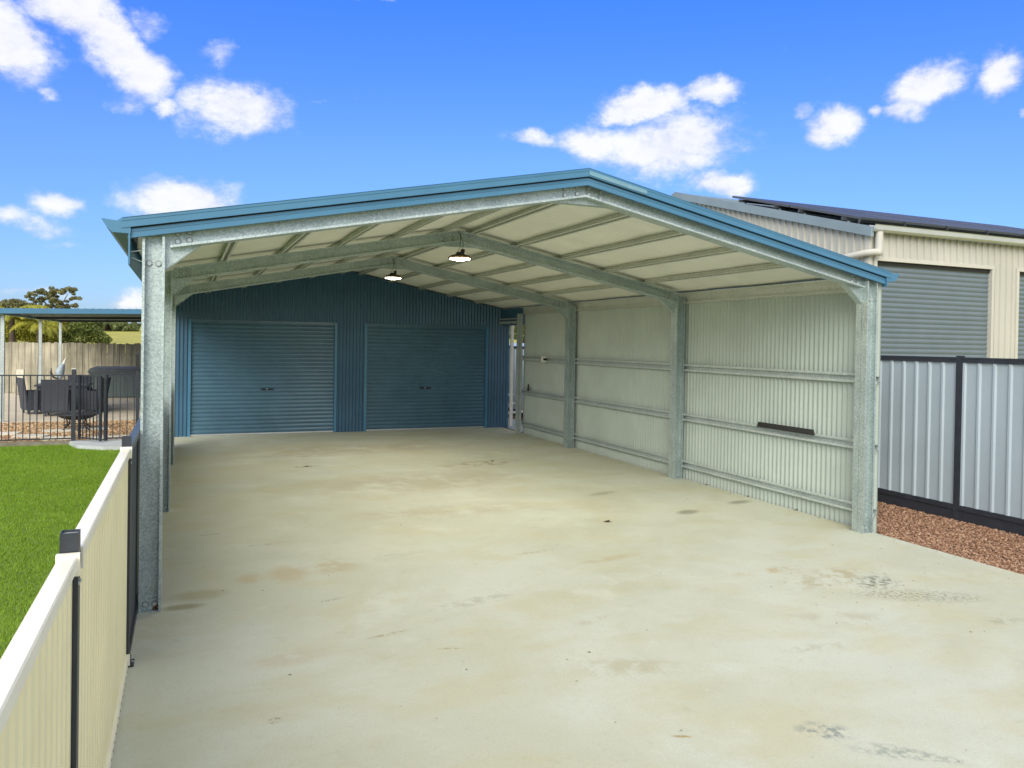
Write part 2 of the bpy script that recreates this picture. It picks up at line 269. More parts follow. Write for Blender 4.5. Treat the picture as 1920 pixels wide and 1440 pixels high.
# ------------------------------------------------------------------ mesh helpers
class MB:
    def __init__(s): s.v = []; s.f = []
    def add(s, vs, fs):
        k = len(s.v); s.v += [tuple(v) for v in vs]; s.f += [tuple(i+k for i in f) for f in fs]; return s
    def box(s, x0, x1, y0, y1, z0, z1):
        return s.add([(x0,y0,z0),(x1,y0,z0),(x1,y1,z0),(x0,y1,z0),(x0,y0,z1),(x1,y0,z1),(x1,y1,z1),(x0,y1,z1)],
                     [(0,3,2,1),(4,5,6,7),(0,1,5,4),(1,2,6,5),(2,3,7,6),(3,0,4,7)])
    def hexa(s, p):  # 8 corners, bottom loop then top loop
        return s.add(p, [(0,3,2,1),(4,5,6,7),(0,1,5,4),(1,2,6,5),(2,3,7,6),(3,0,4,7)])
    def ext(s, prof, A, B, u, v, caps=True):
        """closed 2-D outline (list of (a,b)) swept from A to B in the frame u,v"""
        A, B, u, v = Vector(A), Vector(B), Vector(u), Vector(v); n = len(prof)
        vs = [A+u*a+v*b for a, b in prof]+[B+u*a+v*b for a, b in prof]
        fs = [(i, (i+1) % n, n+(i+1) % n, n+i) for i in range(n)]
        if caps: fs += [tuple(range(n))[::-1], tuple(range(n, 2*n))]
        return s.add(vs, fs)
    def tube(s, pts, r, seg=8, caps=True):
        pts = [Vector(p) for p in pts]; n = len(pts); rs = r if isinstance(r, (list, tuple)) else [r]*n; vs = []
        up = None
        for i, p in enumerate(pts):
            t = (pts[min(i+1, n-1)]-pts[max(i-1, 0)]).normalized()
            if up is None: up = Vector((0,0,1)) if abs(t.z) < .9 else Vector((1,0,0))
            a = t.cross(up).normalized(); b_ = a.cross(t).normalized(); up = b_
            vs += [p+a*math.cos(2*math.pi*k/seg)*rs[i]+b_*math.sin(2*math.pi*k/seg)*rs[i] for k in range(seg)]
        fs = [(i*seg+k, i*seg+(k+1) % seg, (i+1)*seg+(k+1) % seg, (i+1)*seg+k) for i in range(n-1) for k in range(seg)]
        if caps: fs += [tuple(range(seg))[::-1], tuple(range((n-1)*seg, n*seg))]
        return s.add(vs, fs)
    def lathe(s, prof, c=(0,0,0), seg=24):
        vs = [(c[0]+r*math.cos(2*math.pi*k/seg), c[1]+r*math.sin(2*math.pi*k/seg), c[2]+z) for r, z in prof for k in range(seg)]
        n = len(prof)
        return s.add(vs, [(i*seg+k, i*seg+(k+1) % seg, (i+1)*seg+(k+1) % seg, (i+1)*seg+k) for i in range(n-1) for k in range(seg)])
    def sheet(s, O, sv, lv, nv, s0, s1, kind, bot, top, ph=0.):
        """profiled steel sheet: runs s0..s1 along sv, stands from bot(s) to top(s) along lv, ribs towards nv"""
        O, sv, lv, nv = Vector(O), Vector(sv), Vector(lv), Vector(nv)
        pts = profile(kind, s0, s1, ph)
        fb_ = bot if callable(bot) else (lambda q: bot); ft = top if callable(top) else (lambda q: top)
        vs = []
        for a, h in pts: vs += [O+sv*a+nv*h+lv*fb_(a), O+sv*a+nv*h+lv*ft(a)]
        flip = sv.cross(lv).dot(nv) < 0
        fs = [(2*i, 2*i+2, 2*i+3, 2*i+1) if not flip else (2*i, 2*i+1, 2*i+3, 2*i+2) for i in range(len(pts)-1)]
        return s.add(vs, fs)
    def mesh(s, name, m, smooth=None):
        me = bpy.data.meshes.new(name); me.from_pydata(s.v, [], s.f); me.update()
        if m: me.materials.append(m)
        if smooth is not None:
            me.polygons.foreach_set('use_smooth', [True]*len(me.polygons))
            if smooth > 0: me.set_sharp_from_angle(angle=R(smooth))
        return me
def profile(kind, s0, s1, ph=0.):
    out = []
    if kind == 'orb':
        p, a = .076, .0115; n = max(2, int(round((s1-s0)/p*8)))
        for i in range(n+1):
            q = s0+(s1-s0)*i/n; out.append((q, a*math.sin(2*math.pi*(q-ph)/p)))
        return out
    if kind == 'trim': p, seq = .16, [(0,0),(.118,0),(.124,.030),(.148,.030),(.154,0)]
    if kind == 'fence': p, seq = .19, [(0,0),(.125,0),(.143,.017),(.168,.017),(.186,0)]
    if kind == 'fine': p, seq = .095, [(0,0),(.038,0),(.046,.007),(.080,.007),(.088,0)]
    k0 = int(math.floor((s0-ph)/p))-1; k1 = int(math.ceil((s1-ph)/p))+1
    raw = [(ph+k*p+a, h) for k in range(k0, k1+1) for a, h in seq]
    def at(x):
        for (a, h), (b, g) in zip(raw, raw[1:]):
            if a <= x <= b: return h+(g-h)*((x-a)/(b-a) if b > a else 0)
        return 0
    return [(s0, at(s0))]+[(a, h) for a, h in raw if s0+1e-4 < a < s1-1e-4]+[(s1, at(s1))]
WL = {}
def tag(o, label=None, cat=None, group=None, kind=None):
    if label: o['label'] = label
    if cat: o['category'] = cat
    if group: o['group'] = group
    if kind: o['kind'] = kind
    return o
def thing(name, label, cat, loc=(0,0,0), rz=0, group=None):
    o = bpy.data.objects.new(name, None); COL.objects.link(o); o.location = loc; o.rotation_euler = (0,0,rz); o.empty_display_size = .2
    WL[o.name] = Vector(loc); return tag(o, label, cat, group)
def part(name, mb, m, parent=None, smooth=None, world=True, loc=(0,0,0)):
    """mesh object; vertices are world coordinates unless world=False (then local to the parent)"""
    if isinstance(mb, MB):
        off = WL.get(parent.name, Vector()) if (parent and world) else Vector()
        if off.length: mb.v = [(a-off.x, b-off.y, c-off.z) for a, b, c in mb.v]
        me = mb.mesh(name, M[m] if isinstance(m, str) else m, smooth)
    else: me = mb
    o = bpy.data.objects.new(name, me); COL.objects.link(o)
    if parent: o.parent = parent; WL[o.name] = WL.get(parent.name, Vector())+Vector(loc)
    o.location = loc; return o
def inst(name, me, parent, loc, rot=(0,0,0), scale=(1,1,1)):
    """another object on a shared mesh, loc in world coordinates"""
    o = bpy.data.objects.new(name, me); COL.objects.link(o); o.parent = parent
    w = WL.get(parent.name, Vector()) if parent else Vector(); o.location = Vector(loc)-w; o.rotation_euler = rot; o.scale = scale; WL[o.name] = Vector(loc); return o
def npmesh(name, verts, faces, m, smooth=False):
    """fast mesh from arrays; faces all of one size"""
    me = bpy.data.meshes.new(name); nv = len(verts); nf, k = faces.shape
    me.vertices.add(nv); me.vertices.foreach_set('co', verts.astype(np.float32).ravel())
    me.loops.add(nf*k); me.loops.foreach_set('vertex_index', faces.astype(np.int32).ravel())
    me.polygons.add(nf); me.polygons.foreach_set('loop_start', np.arange(0, nf*k, k, dtype=np.int32)); me.polygons.foreach_set('loop_total', np.full(nf, k, dtype=np.int32))
    me.update(calc_edges=True); me.materials.append(M[m] if isinstance(m, str) else m)
    if smooth: me.polygons.foreach_set('use_smooth', np.ones(nf, dtype=bool))
    return me
def link(name, me, parent=None):
    o = bpy.data.objects.new(name, me); COL.objects.link(o)
    if parent: o.parent = parent; o.location = -WL.get(parent.name, Vector()); WL[o.name] = Vector()
    return o
def cprof(w=.152, fl=.075, lip=.018, t=.0028):
    """C section outline: u across the web (0..w), v from the open side (0) to the web (fl)"""
    return [(0,0),(lip,0),(lip,t),(t,t),(t,fl-t),(w-t,fl-t),(w-t,t),(w-lip,t),(w-lip,0),(w,0),(w,fl),(0,fl)]

# ------------------------------------------------------------------ ground, slab, lawn, beds
W = 7.375; XA = W/2; K = .197; YF = [0, 3.572, 7.175]; YW = 10.98; PW = .152
def struct(name, mb, m, kind='structure', smooth=None): o = part(name, mb, m, smooth=smooth); o['kind'] = kind; return o
b = MB(); nn = 60; ext = 1400.
xs = np.sign(np.linspace(-1,1,nn+1))*np.abs(np.linspace(-1,1,nn+1))**2.2*ext
def gz(x, y):
    d = math.hypot(x+8, y-0)
    h = 0
    if d > 45: h = min(1, (d-45)/150.)**1.3*5.2*(0.8+.35*math.sin(math.atan2(x+8, y)*3.1+.6))
    if d > 400: h += (d-400)*.008
    return -.16+h
for j in range(nn+1):
    for i in range(nn+1): b.v.append((xs[i], xs[j], gz(xs[i], xs[j])))
for j in range(nn):
    for i in range(nn): k = j*(nn+1)+i; b.f.append((k, k+1, k+nn+2, k+nn+1))
struct('ground', b, 'field', smooth=0)
struct('driveway', MB().box(-.09, 7.40, -16, 21.5, -.14, 0), 'concrete')
struct('lawn', MB().box(-14, -.095, -16, 10.84, -.15, -.075), 'soil')
struct('gravel_path', MB().box(7.405, 10.3, -16, 34, -.15, -.05), 'gravelbase')
struct('side_path', MB().box(7.60, 8.6, 10.05, 22, -.14, -.03), 'kerbcon')
struct('garden_bed', MB().box(-14, -.1, 10.95, 14.9, -.15, -.03), 'tanbase')
struct('patio', MB().box(-14, -.1, 14.903, 25.55, -.15, 0), 'patiocon')
struct('garden_edging', MB().box(-14, -1.76, 10.845, 10.945, -.15, .0), 'edging')
b = MB(); q = [(-1.75,10.945),(-1.75,10.75),(-1.55,10.2),(-1.1,9.85),(-.1,9.72),(-.1,10.945)]
b.ext(q, (0,0,-.15), (0,0,-.004), (1,0,0), (0,1,0)); struct('concrete_landing', b, 'kerbcon')

# grass blades on the lawn
def grass(n, x0, x1, y0, y1, h, w, z):
    y = y0+(y1-y0)*rng.random(n)**1.0; x = x0+(x1-x0)*rng.random(n); a = rng.random(n)*2*np.pi; hh = h*(.6+.8*rng.random(n)); ww = w*(.7+.6*rng.random(n))
    lx = (rng.random(n)-.5)*h*1.1; ly = (rng.random(n)-.5)*h*1.1
    v = np.empty((n, 3, 3)); v[:,0] = np.stack([x-np.cos(a)*ww, y-np.sin(a)*ww, np.full(n, z)], 1); v[:,1] = np.stack([x+np.cos(a)*ww, y+np.sin(a)*ww, np.full(n, z)], 1); v[:,2] = np.stack([x+lx, y+ly, z+hh], 1)
    return v.reshape(-1, 3)
gv = np.concatenate([grass(230000, -3.6, -.1, -3.5, 10.84, .026, .0036, -.077), grass(60000, -7.5, -3.6, 0, 10.84, .034, .007, -.077)])
me = npmesh('grass', gv, np.arange(len(gv)).reshape(-1, 3), 'grass'); tag(link('grass', me), 'short green mown lawn grass beside the cream fence', 'grass', kind='stuff')
# gravel stones
def stones(name, n, x0, x1, y0, y1, s, z, m, label):
    base = np.array([(1,0,0),(-1,0,0),(0,1,0),(0,-1,0),(0,0,1),(0,0,-1)], float); fc = np.array([(0,2,4),(2,1,4),(1,3,4),(3,0,4),(2,0,5),(1,2,5),(3,1,5),(0,3,5)])
    sz = s*(.45+.9*rng.random((n,1,1))**1.5)*np.array([1,.75,.5])*(.7+.6*rng.random((n,1,3)))
    v = base[None]*sz*(.75+.5*rng.random((n,6,1)))
    a = rng.random(n)*2*np.pi; ti = (rng.random(n)-.5)*1.2; ca, sa, ct, s_t = np.cos(a), np.sin(a), np.cos(ti), np.sin(ti)
    X = v[:,:,0]*ct[:,None]+v[:,:,2]*s_t[:,None]; Z = -v[:,:,0]*s_t[:,None]+v[:,:,2]*ct[:,None]; Y = v[:,:,1]
    v = np.stack([X*ca[:,None]-Y*sa[:,None], X*sa[:,None]+Y*ca[:,None], Z], 2)
    c = np.stack([x0+(x1-x0)*rng.random(n), y0+(y1-y0)*rng.random(n), z+.012*rng.random(n)], 1)
    v += c[:,None]
    f = (fc[None]+(np.arange(n)*6)[:,None,None]).reshape(-1,3)
    return tag(link(name, npmesh(name, v.reshape(-1,3), f, m)), label, 'gravel', kind='stuff')
stones('red_gravel', 42000, 7.41, 9.03, -3.2, 4.5, .021, -.045, 'redstone', 'reddish brown crushed gravel between the driveway and the grey steel fence')
stones('tan_gravel', 15000, -5.5, -.12, 10.97, 14.88, .032, -.02, 'tanstone', 'tan river pebbles in the bed behind the black pool fence')
# sandstone pavers in the bed
for i, (x, y, a, b_, r, lab) in enumerate([(-3.15,12.45,.62,.36,-8,'pale paver farthest left in the tan pebble bed'),(-2.55,11.85,.62,.36,-14,'pale paver second from left in the tan pebble bed'),(-2.0,11.30,.60,.36,-10,'pale paver just left of the pool gate post'),
      (-2.2,12.75,.6,.3,12,'pale paver behind, left of the black fire table'),(-1.55,13.0,.6,.35,8,'pale paver lying under the black fire table'),(-1.1,11.25,.75,.32,-4,'pale paver just inside the pool gate'),(-.45,11.25,.5,.32,2,'pale paver nearest the blue shed corner')]):
    me = MB().hexa([(-a/2,-b_/2,0),(a/2,-b_/2*.9,0),(a/2*.95,b_/2,0),(-a/2,b_/2*.92,0),(-a/2+.01,-b_/2+.01,.05),(a/2-.01,-b_/2*.9+.01,.05),(a/2*.95-.01,b_/2-.01,.05),(-a/2+.01,b_/2*.92-.01,.05)])
    o = part('paver', me, 'paver'); o.location = (x, y, -.025); o.rotation_euler = (0, 0, R(r)); tag(o, lab, 'paver', 'pale stepping pavers in the pebble bed')
# leaf litter specks on the slab
vs = []; fs = []
def leafbit(x, y, s):
    a = random.random()*6.28; k = len(vs); dx, dy = math.cos(a), math.sin(a)
    vs.extend([(x-dx*s, y-dy*s, .004), (x+dy*s*.35, y-dx*s*.35, .004+s*.35), (x+dx*s, y+dy*s, .005), (x-dy*s*.35, y+dx*s*.35, .004+s*.15)]); fs.append((k, k+1, k+2, k+3))
for _ in range(70): leafbit(random.uniform(.2, 7.2), random.uniform(-3.8, 3.5), random.uniform(.003, .012))
for _ in range(60): leafbit(random.gauss(5.9, .5), random.gauss(-1.6, .45), random.uniform(.004, .012))
for _ in range(25): leafbit(random.uniform(7.15, 7.42), random.uniform(.3, 9.5), random.uniform(.006, .02))
for _ in range(60): leafbit(7.40-abs(random.gauss(0,.10)), random.uniform(-2.8, 0), random.uniform(.003, .009))
for (x, y) in ((4.82,1.45),(2.12,6.41),(7.40,3.0),(7.40,2.1),(7.40,1.2),(5.2,6.05)): leafbit(x, y, .035); leafbit(x+.03, y+.02, .025)
b = MB(); b.v = vs; b.f = fs; tag(part('leaf_litter', b, 'litter'), 'scattered small brown leaves and bits of grit on the concrete driveway', 'leaves', kind='stuff')

# ------------------------------------------------------------------ the carport
cp = thing('carport', 'open gabled carport with galvanised steel frame and blue roof edge over the driveway', 'carport', (XA, 5.4, 0))
def zb(x): return 3.410-K*abs(x-XA)        # underside of the rafters
SL = math.atan(K); CS, SN = math.cos(SL), math.sin(SL)
bm_ = MB(); bm_.ext([(.017*math.cos(R(60*i)), .017*math.sin(R(60*i))) for i in range(6)], (0,0,0), (0,-.012,0), (1,0,0), (0,0,1)); bm_.ext([(.024*math.cos(R(30*i)), .024*math.sin(R(30*i))) for i in range(12)], (0,.001,0), (0,-.003,0), (1,0,0), (0,0,1))
BOLT = bm_.mesh('bolt', M['bolt']); M['washer'] = mat('washer', (.27, .31, .30), .5, .4, .2, 60); BOLT.materials.append(M['washer'])
for p_ in list(BOLT.polygons)[8:]: p_.material_index = 1
colb = MB(); colb.ext(cprof(), (0,0,0), (0,0,2.80), (1,0,0), (0,1,0)); COLF = colb.mesh('front_section', M['galv'])
colb = MB(); colb.ext([(a, -v) for a, v in cprof()][::-1], (0,.154,0), (0,.154,2.80), (1,0,0), (0,1,0)); COLB = colb.mesh('rear_section', M['galv'])
rl = (XA-.19)/CS+.002
def rafter_mesh(rear, side):
    r_ = MB(); u = (side*SN*-1, 0, CS) if False else None
    # from the knee (low end) to the apex; side=-1 left slope, +1 right slope
    x0 = XA+side*(XA-.19); A = Vector((x0-XA, 0, zb(x0))); B = Vector((0, 0, 3.410)); t = (B-A).normalized(); up = Vector((-t.z, 0, t.x)) if t.x > 0 else Vector((t.z, 0, -t.x))
    B2 = B
    pr = cprof() if not rear else [(a, -v) for a, v in cprof()]
    yo = 0 if not rear else .154
    A = A+Vector((0,yo,0)); B2 = B2+Vector((0,yo,0))
    # end cut vertical at the apex
    vs = []; 
    for base, vert in ((A, False), (B2, True)):
        for a, v in pr:
            p = base+up*a+Vector((0, v, 0))
            if vert: p = Vector((0-side*0, p.y, 3.410+a/CS))
            vs.append(p)
    n = len(pr); fs = [(i, (i+1) % n, n+(i+1) % n, n+i) for i in range(n)]+[tuple(range(n))[::-1], tuple(range(n, 2*n))]
    r_.add(vs, fs); return r_
RM = {(re, sd_): rafter_mesh(re, sd_).mesh('rafter', M['galv']) for re in (0,1) for sd_ in (-1,1)}
def knee(side):
    k_ = MB(); pts = [(0.004,2.46),(.150,2.50),(.152,2.56),(.40,2.765),(.62,2.815),(.62,2.95),(.19,2.86),(.004,2.80)]
    f = (lambda x: x) if side < 0 else (lambda x: W-x)
    k_.ext([(f(a), z) for a, z in pts], (0,.0755,0), (0,.0785,0), (1,0,0), (0,0,1))
    a0, a1 = Vector((f(.155), 0, 2.558)), Vector((f(.40), 0, 2.762))
    nrm = Vector((0,0,-.004))
    k_.add([a0+Vector((0,.079,0)), a1+Vector((0,.079,0)), a1+Vector((0,.155,0)), a0+Vector((0,.155,0))]+[p+nrm for p in (a0+Vector((0,.079,0)), a1+Vector((0,.079,0)), a1+Vector((0,.155,0)), a0+Vector((0,.155,0)))], [(0,1,2,3),(7,6,5,4),(0,4,5,1),(1,5,6,2),(2,6,7,3),(3,7,4,0)])
    return k_.mesh('knee_plate', M['galv'])
KM = {s_: knee(s_) for s_ in (-1,1)}
ap = MB(); ap.ext([(-.33,3.352),(.33,3.352),(.33,3.36),(.36,3.42),(0,3.55),(-.36,3.42),(-.33,3.36)], (0,.0755,0), (0,.0785,0), (1,0,0), (0,0,1)); ap.box(-.33,.33,.079,.15,3.350,3.354)
APX = ap.mesh('apex_plate', M['galv'])
cleat = MB().box(.006,.146,.062,.0705,0,.085).box(.004,.148,.012,.062,0,.006); CLT = cleat.mesh('base_cleat', M['galv'])
for fi, y0 in enumerate(YF):
    for side in (-1, 1):
        xl = 0 if side < 0 else W-PW
        for nm, me in (('column', COLF), ('column', COLB)):
            c = inst(nm, me, cp, (xl, y0, 0))
            if me is COLF:
                cl_ = inst('base_cleat', CLT, c, (xl, y0, 0)); cl_.location = (0,0,0)
                for bx in (.045, .108): o = inst('bolt', BOLT, c, (0,0,0)); o.location = (bx, .060, .048)
                for bx in (.045, .108): o = inst('bolt', BOLT, c, (0,0,0)); o.location = (bx, .071, 2.60)
        inst('knee_plate', KM[side], cp, (0, y0, 0))
        for re in (0, 1): inst('rafter', RM[(re, side)], cp, (XA, y0, 0))
        for d in (.05, .13) :
            for h in (.045, .105):
                x = (.19+d) if side < 0 else W-.19-d; inst('bolt', BOLT, cp, (x, y0+.071, zb(x)+h))
                x = XA+side*(.06+ (d-.05)*1.6); inst('bolt', BOLT, cp, (x, y0+.071, zb(x)+h))
    inst('apex_plate', APX, cp, (XA, y0, 0))
# rust and grime on the front left foot
part('rust_patch', MB().ext([(0,0),(.05,0),(.052,.045),(.03,.035),(.012,.02)], (.088,.0555,.004), (.088,.0615,.004), (1,0,0), (0,0,1)), 'rust', cp)
# small end post on the right
part('end_post', MB().ext(cprof(.10,.05,.014), (W-.13, 9.70, 0), (W-.13, 9.70, 2.72), (1,0,0), (0,1,0)), 'galv_dull', cp)
part('end_post', MB().ext([(a,-v) for a,v in cprof(.10,.05,.014)], (W-.13, 9.802, 0), (W-.13, 9.802, 2.72), (1,0,0), (0,1,0)), 'galv_dull', cp)
# purlins: top-hat sections along the roof
def tophat(w=.038, h=.055, ft=.026, t=.0025):
    return [(-w/2-ft,0),(-w/2,0),(-w/2,h-t),(w/2,h-t),(w/2,0),(w/2+ft,0),(w/2+ft,t),(w/2+t,t),(w/2+t,h),(-w/2-t,h),(-w/2-t,t),(-w/2-ft,t)]
zt = lambda d: 3.410+.152/CS-K*d
for side in (-1, 1):
    for d in (.20, .87, 1.57, 2.27, 2.97):
        x = XA+side*d; t = Vector((side*CS,0,-SN)); up = Vector((side*SN,0,CS))
        for j, (ya, yb) in enumerate(((-.01, 3.60), (3.64, 7.22), (7.26, 10.97))):
            part('purlin', MB().ext(tophat(), (x, ya, zt(d)+.0015), (x, yb, zt(d)+.0015), t, up), 'purlin', cp)
    # eave purlin and eave fascia
    xe = XA+side*(XA-.03); 
    part('eave_purlin', MB().ext([(a, v*side) for a, v in cprof(.155,.05,.014)], (XA+side*(XA-.012)-side*.05 + side*.052, .16, 2.868), (XA+side*(XA-.012)+side*.002, 10.97, 2.868), (0,0,-1), (1,0,0)), 'purlin', cp)
    xo = XA+side*(XA+.09)
    part('eave_fascia', MB().box(min(xo, xo-side*.012), max(xo, xo-side*.012), -.05, 10.97, 2.575 if side < 0 else 2.745, 2.80), 'blue', cp)
    if side < 0:
        for y0 in (0.02, 3.6, 7.2):
            part('gutter_strap', MB().tube([(xo+.012, y0, 2.675), (0, y0+.01, 2.69)], .003, 5).tube([(xo+.012, y0, 2.635), (0, y0+.01, 2.605)], .003, 5), 'galv_dull', cp)
    # quad gutter
    gp = [(0,.04),(-.10,.04),(-.138,.07),(-.165,.125),(-.172,.133),(-.155,.133),(-.128,.074),(-.096,.044),(-.004,.044),(-.004,.115),(0,.115)]
    part('gutter', MB().ext([(a*-side if side>0 else a, z) for a, z in gp], (xo+side*.002, -.04, 2.765), (xo+side*.002, 21.0, 2.765), (1,0,0), (0,0,1)), 'blue', cp)
    # gable barge: lower band, upper band with rolled lips
    sx = lambda d: XA+side*d
    def band(d1, y0, y1, zlo, zhi, nm, m='blue', d0=0.):
        q = []
        for y in (y0, y1):
            q += [(sx(d0), y, zlo-K*d0), (sx(d1), y, zlo-K*d1), (sx(d1), y, zhi-K*d1), (sx(d0), y, zhi-K*d0)]
        f = [(0,1,2,3),(7,6,5,4),(0,4,5,1),(1,5,6,2),(2,6,7,3),(3,7,4,0)]
        if side > 0: f = [t_[::-1] for t_ in f]
        part(nm, MB().add(q, f), m, cp)
    band(XA+.095, -.030, .0, 3.513, 3.5785, 'barge_board'); band(XA+.095, -.035, -.0305, 3.513, 3.521, 'barge_lip'); band(XA+.095, -.034, -.0305, 3.556, 3.560, 'barge_lip')
    band(XA+.135, -.052, .0, 3.590, 3.662, 'barge_capping'); band(XA+.135, -.057, -.0525, 3.589, 3.596, 'barge_lip'); band(XA+.135, -.056, -.0525, 3.640, 3.645, 'barge_lip')
    band(XA+.13, -.056, .16, 3.6625, 3.666, 'barge_top')
    band(XA+.09, -.022, -.002, 3.5785, 3.590, 'barge_joint', 'rubber')
    # gutter end cap that the capping runs out onto
    cap = [(.075,2.800),(.195,2.803),(.232,2.840),(.264,2.893),(.255,2.898),(.165,2.888),(.136,2.908),(.075,2.915)]
    part('gutter_stop_end', MB().ext([(side*a, z) for a, z in cap], (XA+side*XA, -.0515, 0), (XA+side*XA, -.0335, 0), (1,0,0), (0,0,1)), 'blue', cp)
# newer short length of capping by the apex, a shade paler with scuffs
M['scuff'] = mat('scuffed_blue_steel', (.15, .30, .38), .42, 0, .1, 5, dirt=.5, dirtcol=(.30, .42, .48))
part('capping_joiner', MB().add([(XA, -.0615, 3.600),(XA+.62, -.0615, 3.600-K*.62),(XA+.62, -.0615, 3.638-K*.62),(XA, -.0615, 3.638),(XA, -.053, 3.600),(XA+.62, -.053, 3.600-K*.62),(XA+.62, -.053, 3.638-K*.62),(XA, -.053, 3.638)],
     [(0,1,2,3),(7,6,5,4),(0,4,5,1),(1,5,6,2),(2,6,7,3),(3,7,4,0)]), 'scuff', cp)
# roof sheets, one object each, lapped
zr0 = zt(0)+.060+.010
for side in (-1, 1):
    for k in range(15):
        ya = .0+k*.762; yb = min(ya+.772, 11.3)
        if ya >= yb: continue
        lv = Vector((side*CS, 0, -SN)); nv = Vector((side*SN, 0, CS)); ln = (XA+.13)/CS
        O = Vector((XA, 0, zr0+.005*(k % 2)))
        part('roof_sheet', MB().sheet(O, (0,1,0), lv, nv, ya, yb, 'orb', .0, ln, 0), 'roof', cp, smooth=50)
part('ridge_capping', MB().add([(XA-.17,-.0,zr0-.17*K+.014),(XA,-.0,zr0+.016),(XA+.17,-.0,zr0-.17*K+.014),(XA-.17,11.2,zr0-.17*K+.014),(XA,11.2,zr0+.016),(XA+.17,11.2,zr0-.17*K+.014)], [(0,1,4,3),(1,2,5,4)]), 'blue', cp)
# side wall: girts, corrugated sheets
for z0 in (.185, .905, 1.665):
    for (ya, yb) in ((-.01, 3.60), (3.60, 7.2), (7.2, 9.85)):
        t = .0025; h = .064; w = .048; ft = .03
        part('girt', MB().ext([(a, v) for a, v in tophat(.052, .05, .028)], (W+.002, ya, z0+.05), (W+.002, yb, z0+.05), (0,0,1), (1,0,0)), 'galv_dull', cp)
nsh = 13
for k in range(nsh):
    ya = .01+k*.762; yb = min(ya+.775, 9.80)
    part('wall_sheet', MB().sheet((W+.064+.0012*(k % 2), 0, 0), (0,1,0), (0,0,1), (1,0,0), ya, yb, 'orb', -.02, 2.86), 'wallsheet', cp, smooth=50)
part('top_plate', MB().box(W-.012, W+.052, .16, 9.8, 2.702, 2.709), 'purlin', cp)
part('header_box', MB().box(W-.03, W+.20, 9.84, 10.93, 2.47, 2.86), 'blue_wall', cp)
part('header_rail', MB().box(W-.09, W-.055, 9.82, 10.95, 2.50, 2.56).box(W-.09, W-.055, 9.82, 10.95, 2.60, 2.63), 'galv_dull', cp)
# things fixed on or left on the wall
s_ = thing('power_outlet', 'small white power outlet box on the top rail of the corrugated side wall', 'power outlet', (W-.004, 8.58, 1.72))
part('housing', MB().box(W-.055, W-.001, 8.50, 8.64, 1.655, 1.775), 'pvc', s_)
part('socket_cover', MB().box(W-.075, W-.0555, 8.515, 8.575, 1.675, 1.75), 'pvc', s_)
part('plug', MB().tube([(W-.05, 8.42, 1.715), (W-.05, 8.50, 1.715)], .022, 8), 'rubber', s_)
part('conduit', MB().tube([(W-.012, 8.64, 1.70), (W-.012, 9.69, 1.70)], .008, 6), 'pvc', s_)
o = part('rubber_strip', MB().hexa([(W-.030,.88,.985),(W-.004,.88,.985),(W-.004,1.89,.985),(W-.030,1.89,.985),(W-.016,.90,1.052),(W-.001,.90,1.052),(W-.001,1.87,1.052),(W-.016,1.87,1.052)]), 'rubber')
tag(o, 'black plastic strip lying along the middle rail of the corrugated side wall', 'plastic strip')
o = part('garden_hose_fitting', MB().lathe([(0,0),(.025,0),(.03,.03),(.02,.10),(.014,.16),(0,.16)], (W-.02, 9.35, .985), 8), 'rubber'); tag(o, 'tiny black bottle shaped fitting standing on the middle rail near the wall end', 'fitting')

# ------------------------------------------------------------------ pendant lamps
M['lens'] = mat('lamp_lens', (1,1,1), .4, emit=(1, .93, .80), estr=14)
M['gold'] = mat('amber_rim', (.50,.28,.08), .35, .3, .1, 20)
M['lampbody'] = mat('lamp_body', (.035, .032, .03), .5, .2)
for (y0, lab) in ((3.50, 'round black pendant lamp, lit, hanging from the nearer middle rafter'), (7.10, 'round black pendant lamp, lit, hanging from the farther rafter')):
    t = thing('pendant_lamp', lab, 'lamp', (XA-.02, y0-.03, 3.18), group='lit pendant lamps under the ridge')
    c = (XA-.02, y0-.03, 3.18)
    part('lamp_shade', MB().lathe([(0,.075),(.05,.072),(.062,.045),(.12,.030),(.155,.006),(.160,-.012),(.150,-.014),(.0,-.010)], c, 28), 'lampbody', t, smooth=40)
    part('rim', MB().lathe([(.152,.010),(.163,.000),(.163,-.012),(.150,-.0135)], c, 28), 'gold', t, smooth=40)
    part('lens', MB().lathe([(.138,-.0145),(.135,-.022),(.06,-.030),(.055,-.04),(0,-.043)], c, 24), 'lens', t, smooth=40)
    part('driver_box', MB().box(c[0]+.015, c[0]+.055, c[1]-.03, c[1]+.03, c[2]+.07, c[2]+.115), 'lampbody', t)
    part('hook', MB().tube([(c[0]-.02,c[1],c[2]+.07),(c[0]-.03,c[1],c[2]+.10),(c[0]-.01,c[1],c[2]+.125),(c[0],c[1],c[2]+.15),(c[0]+.004,c[1],c[2]+.34)], .0035, 6), 'rubber', t)
    part('cable', MB().tube([(c[0]+.03,c[1],c[2]+.11),(c[0]+.045,c[1],c[2]+.18),(c[0]+.02,c[1]+.01,c[2]+.26),(c[0]-.03,c[1]+.015,c[2]+.36)], .003, 6), 'rubber', t)
    la = bpy.data.lights.new('lamp_light', 'AREA'); la.shape = 'DISK'; la.size = .28; la.energy = 30; la.color = (1, .92, .78)
    lo = bpy.data.objects.new('lamp_light', la); COL.objects.link(lo); lo.parent = t; lo.location = (0,0,-.06)

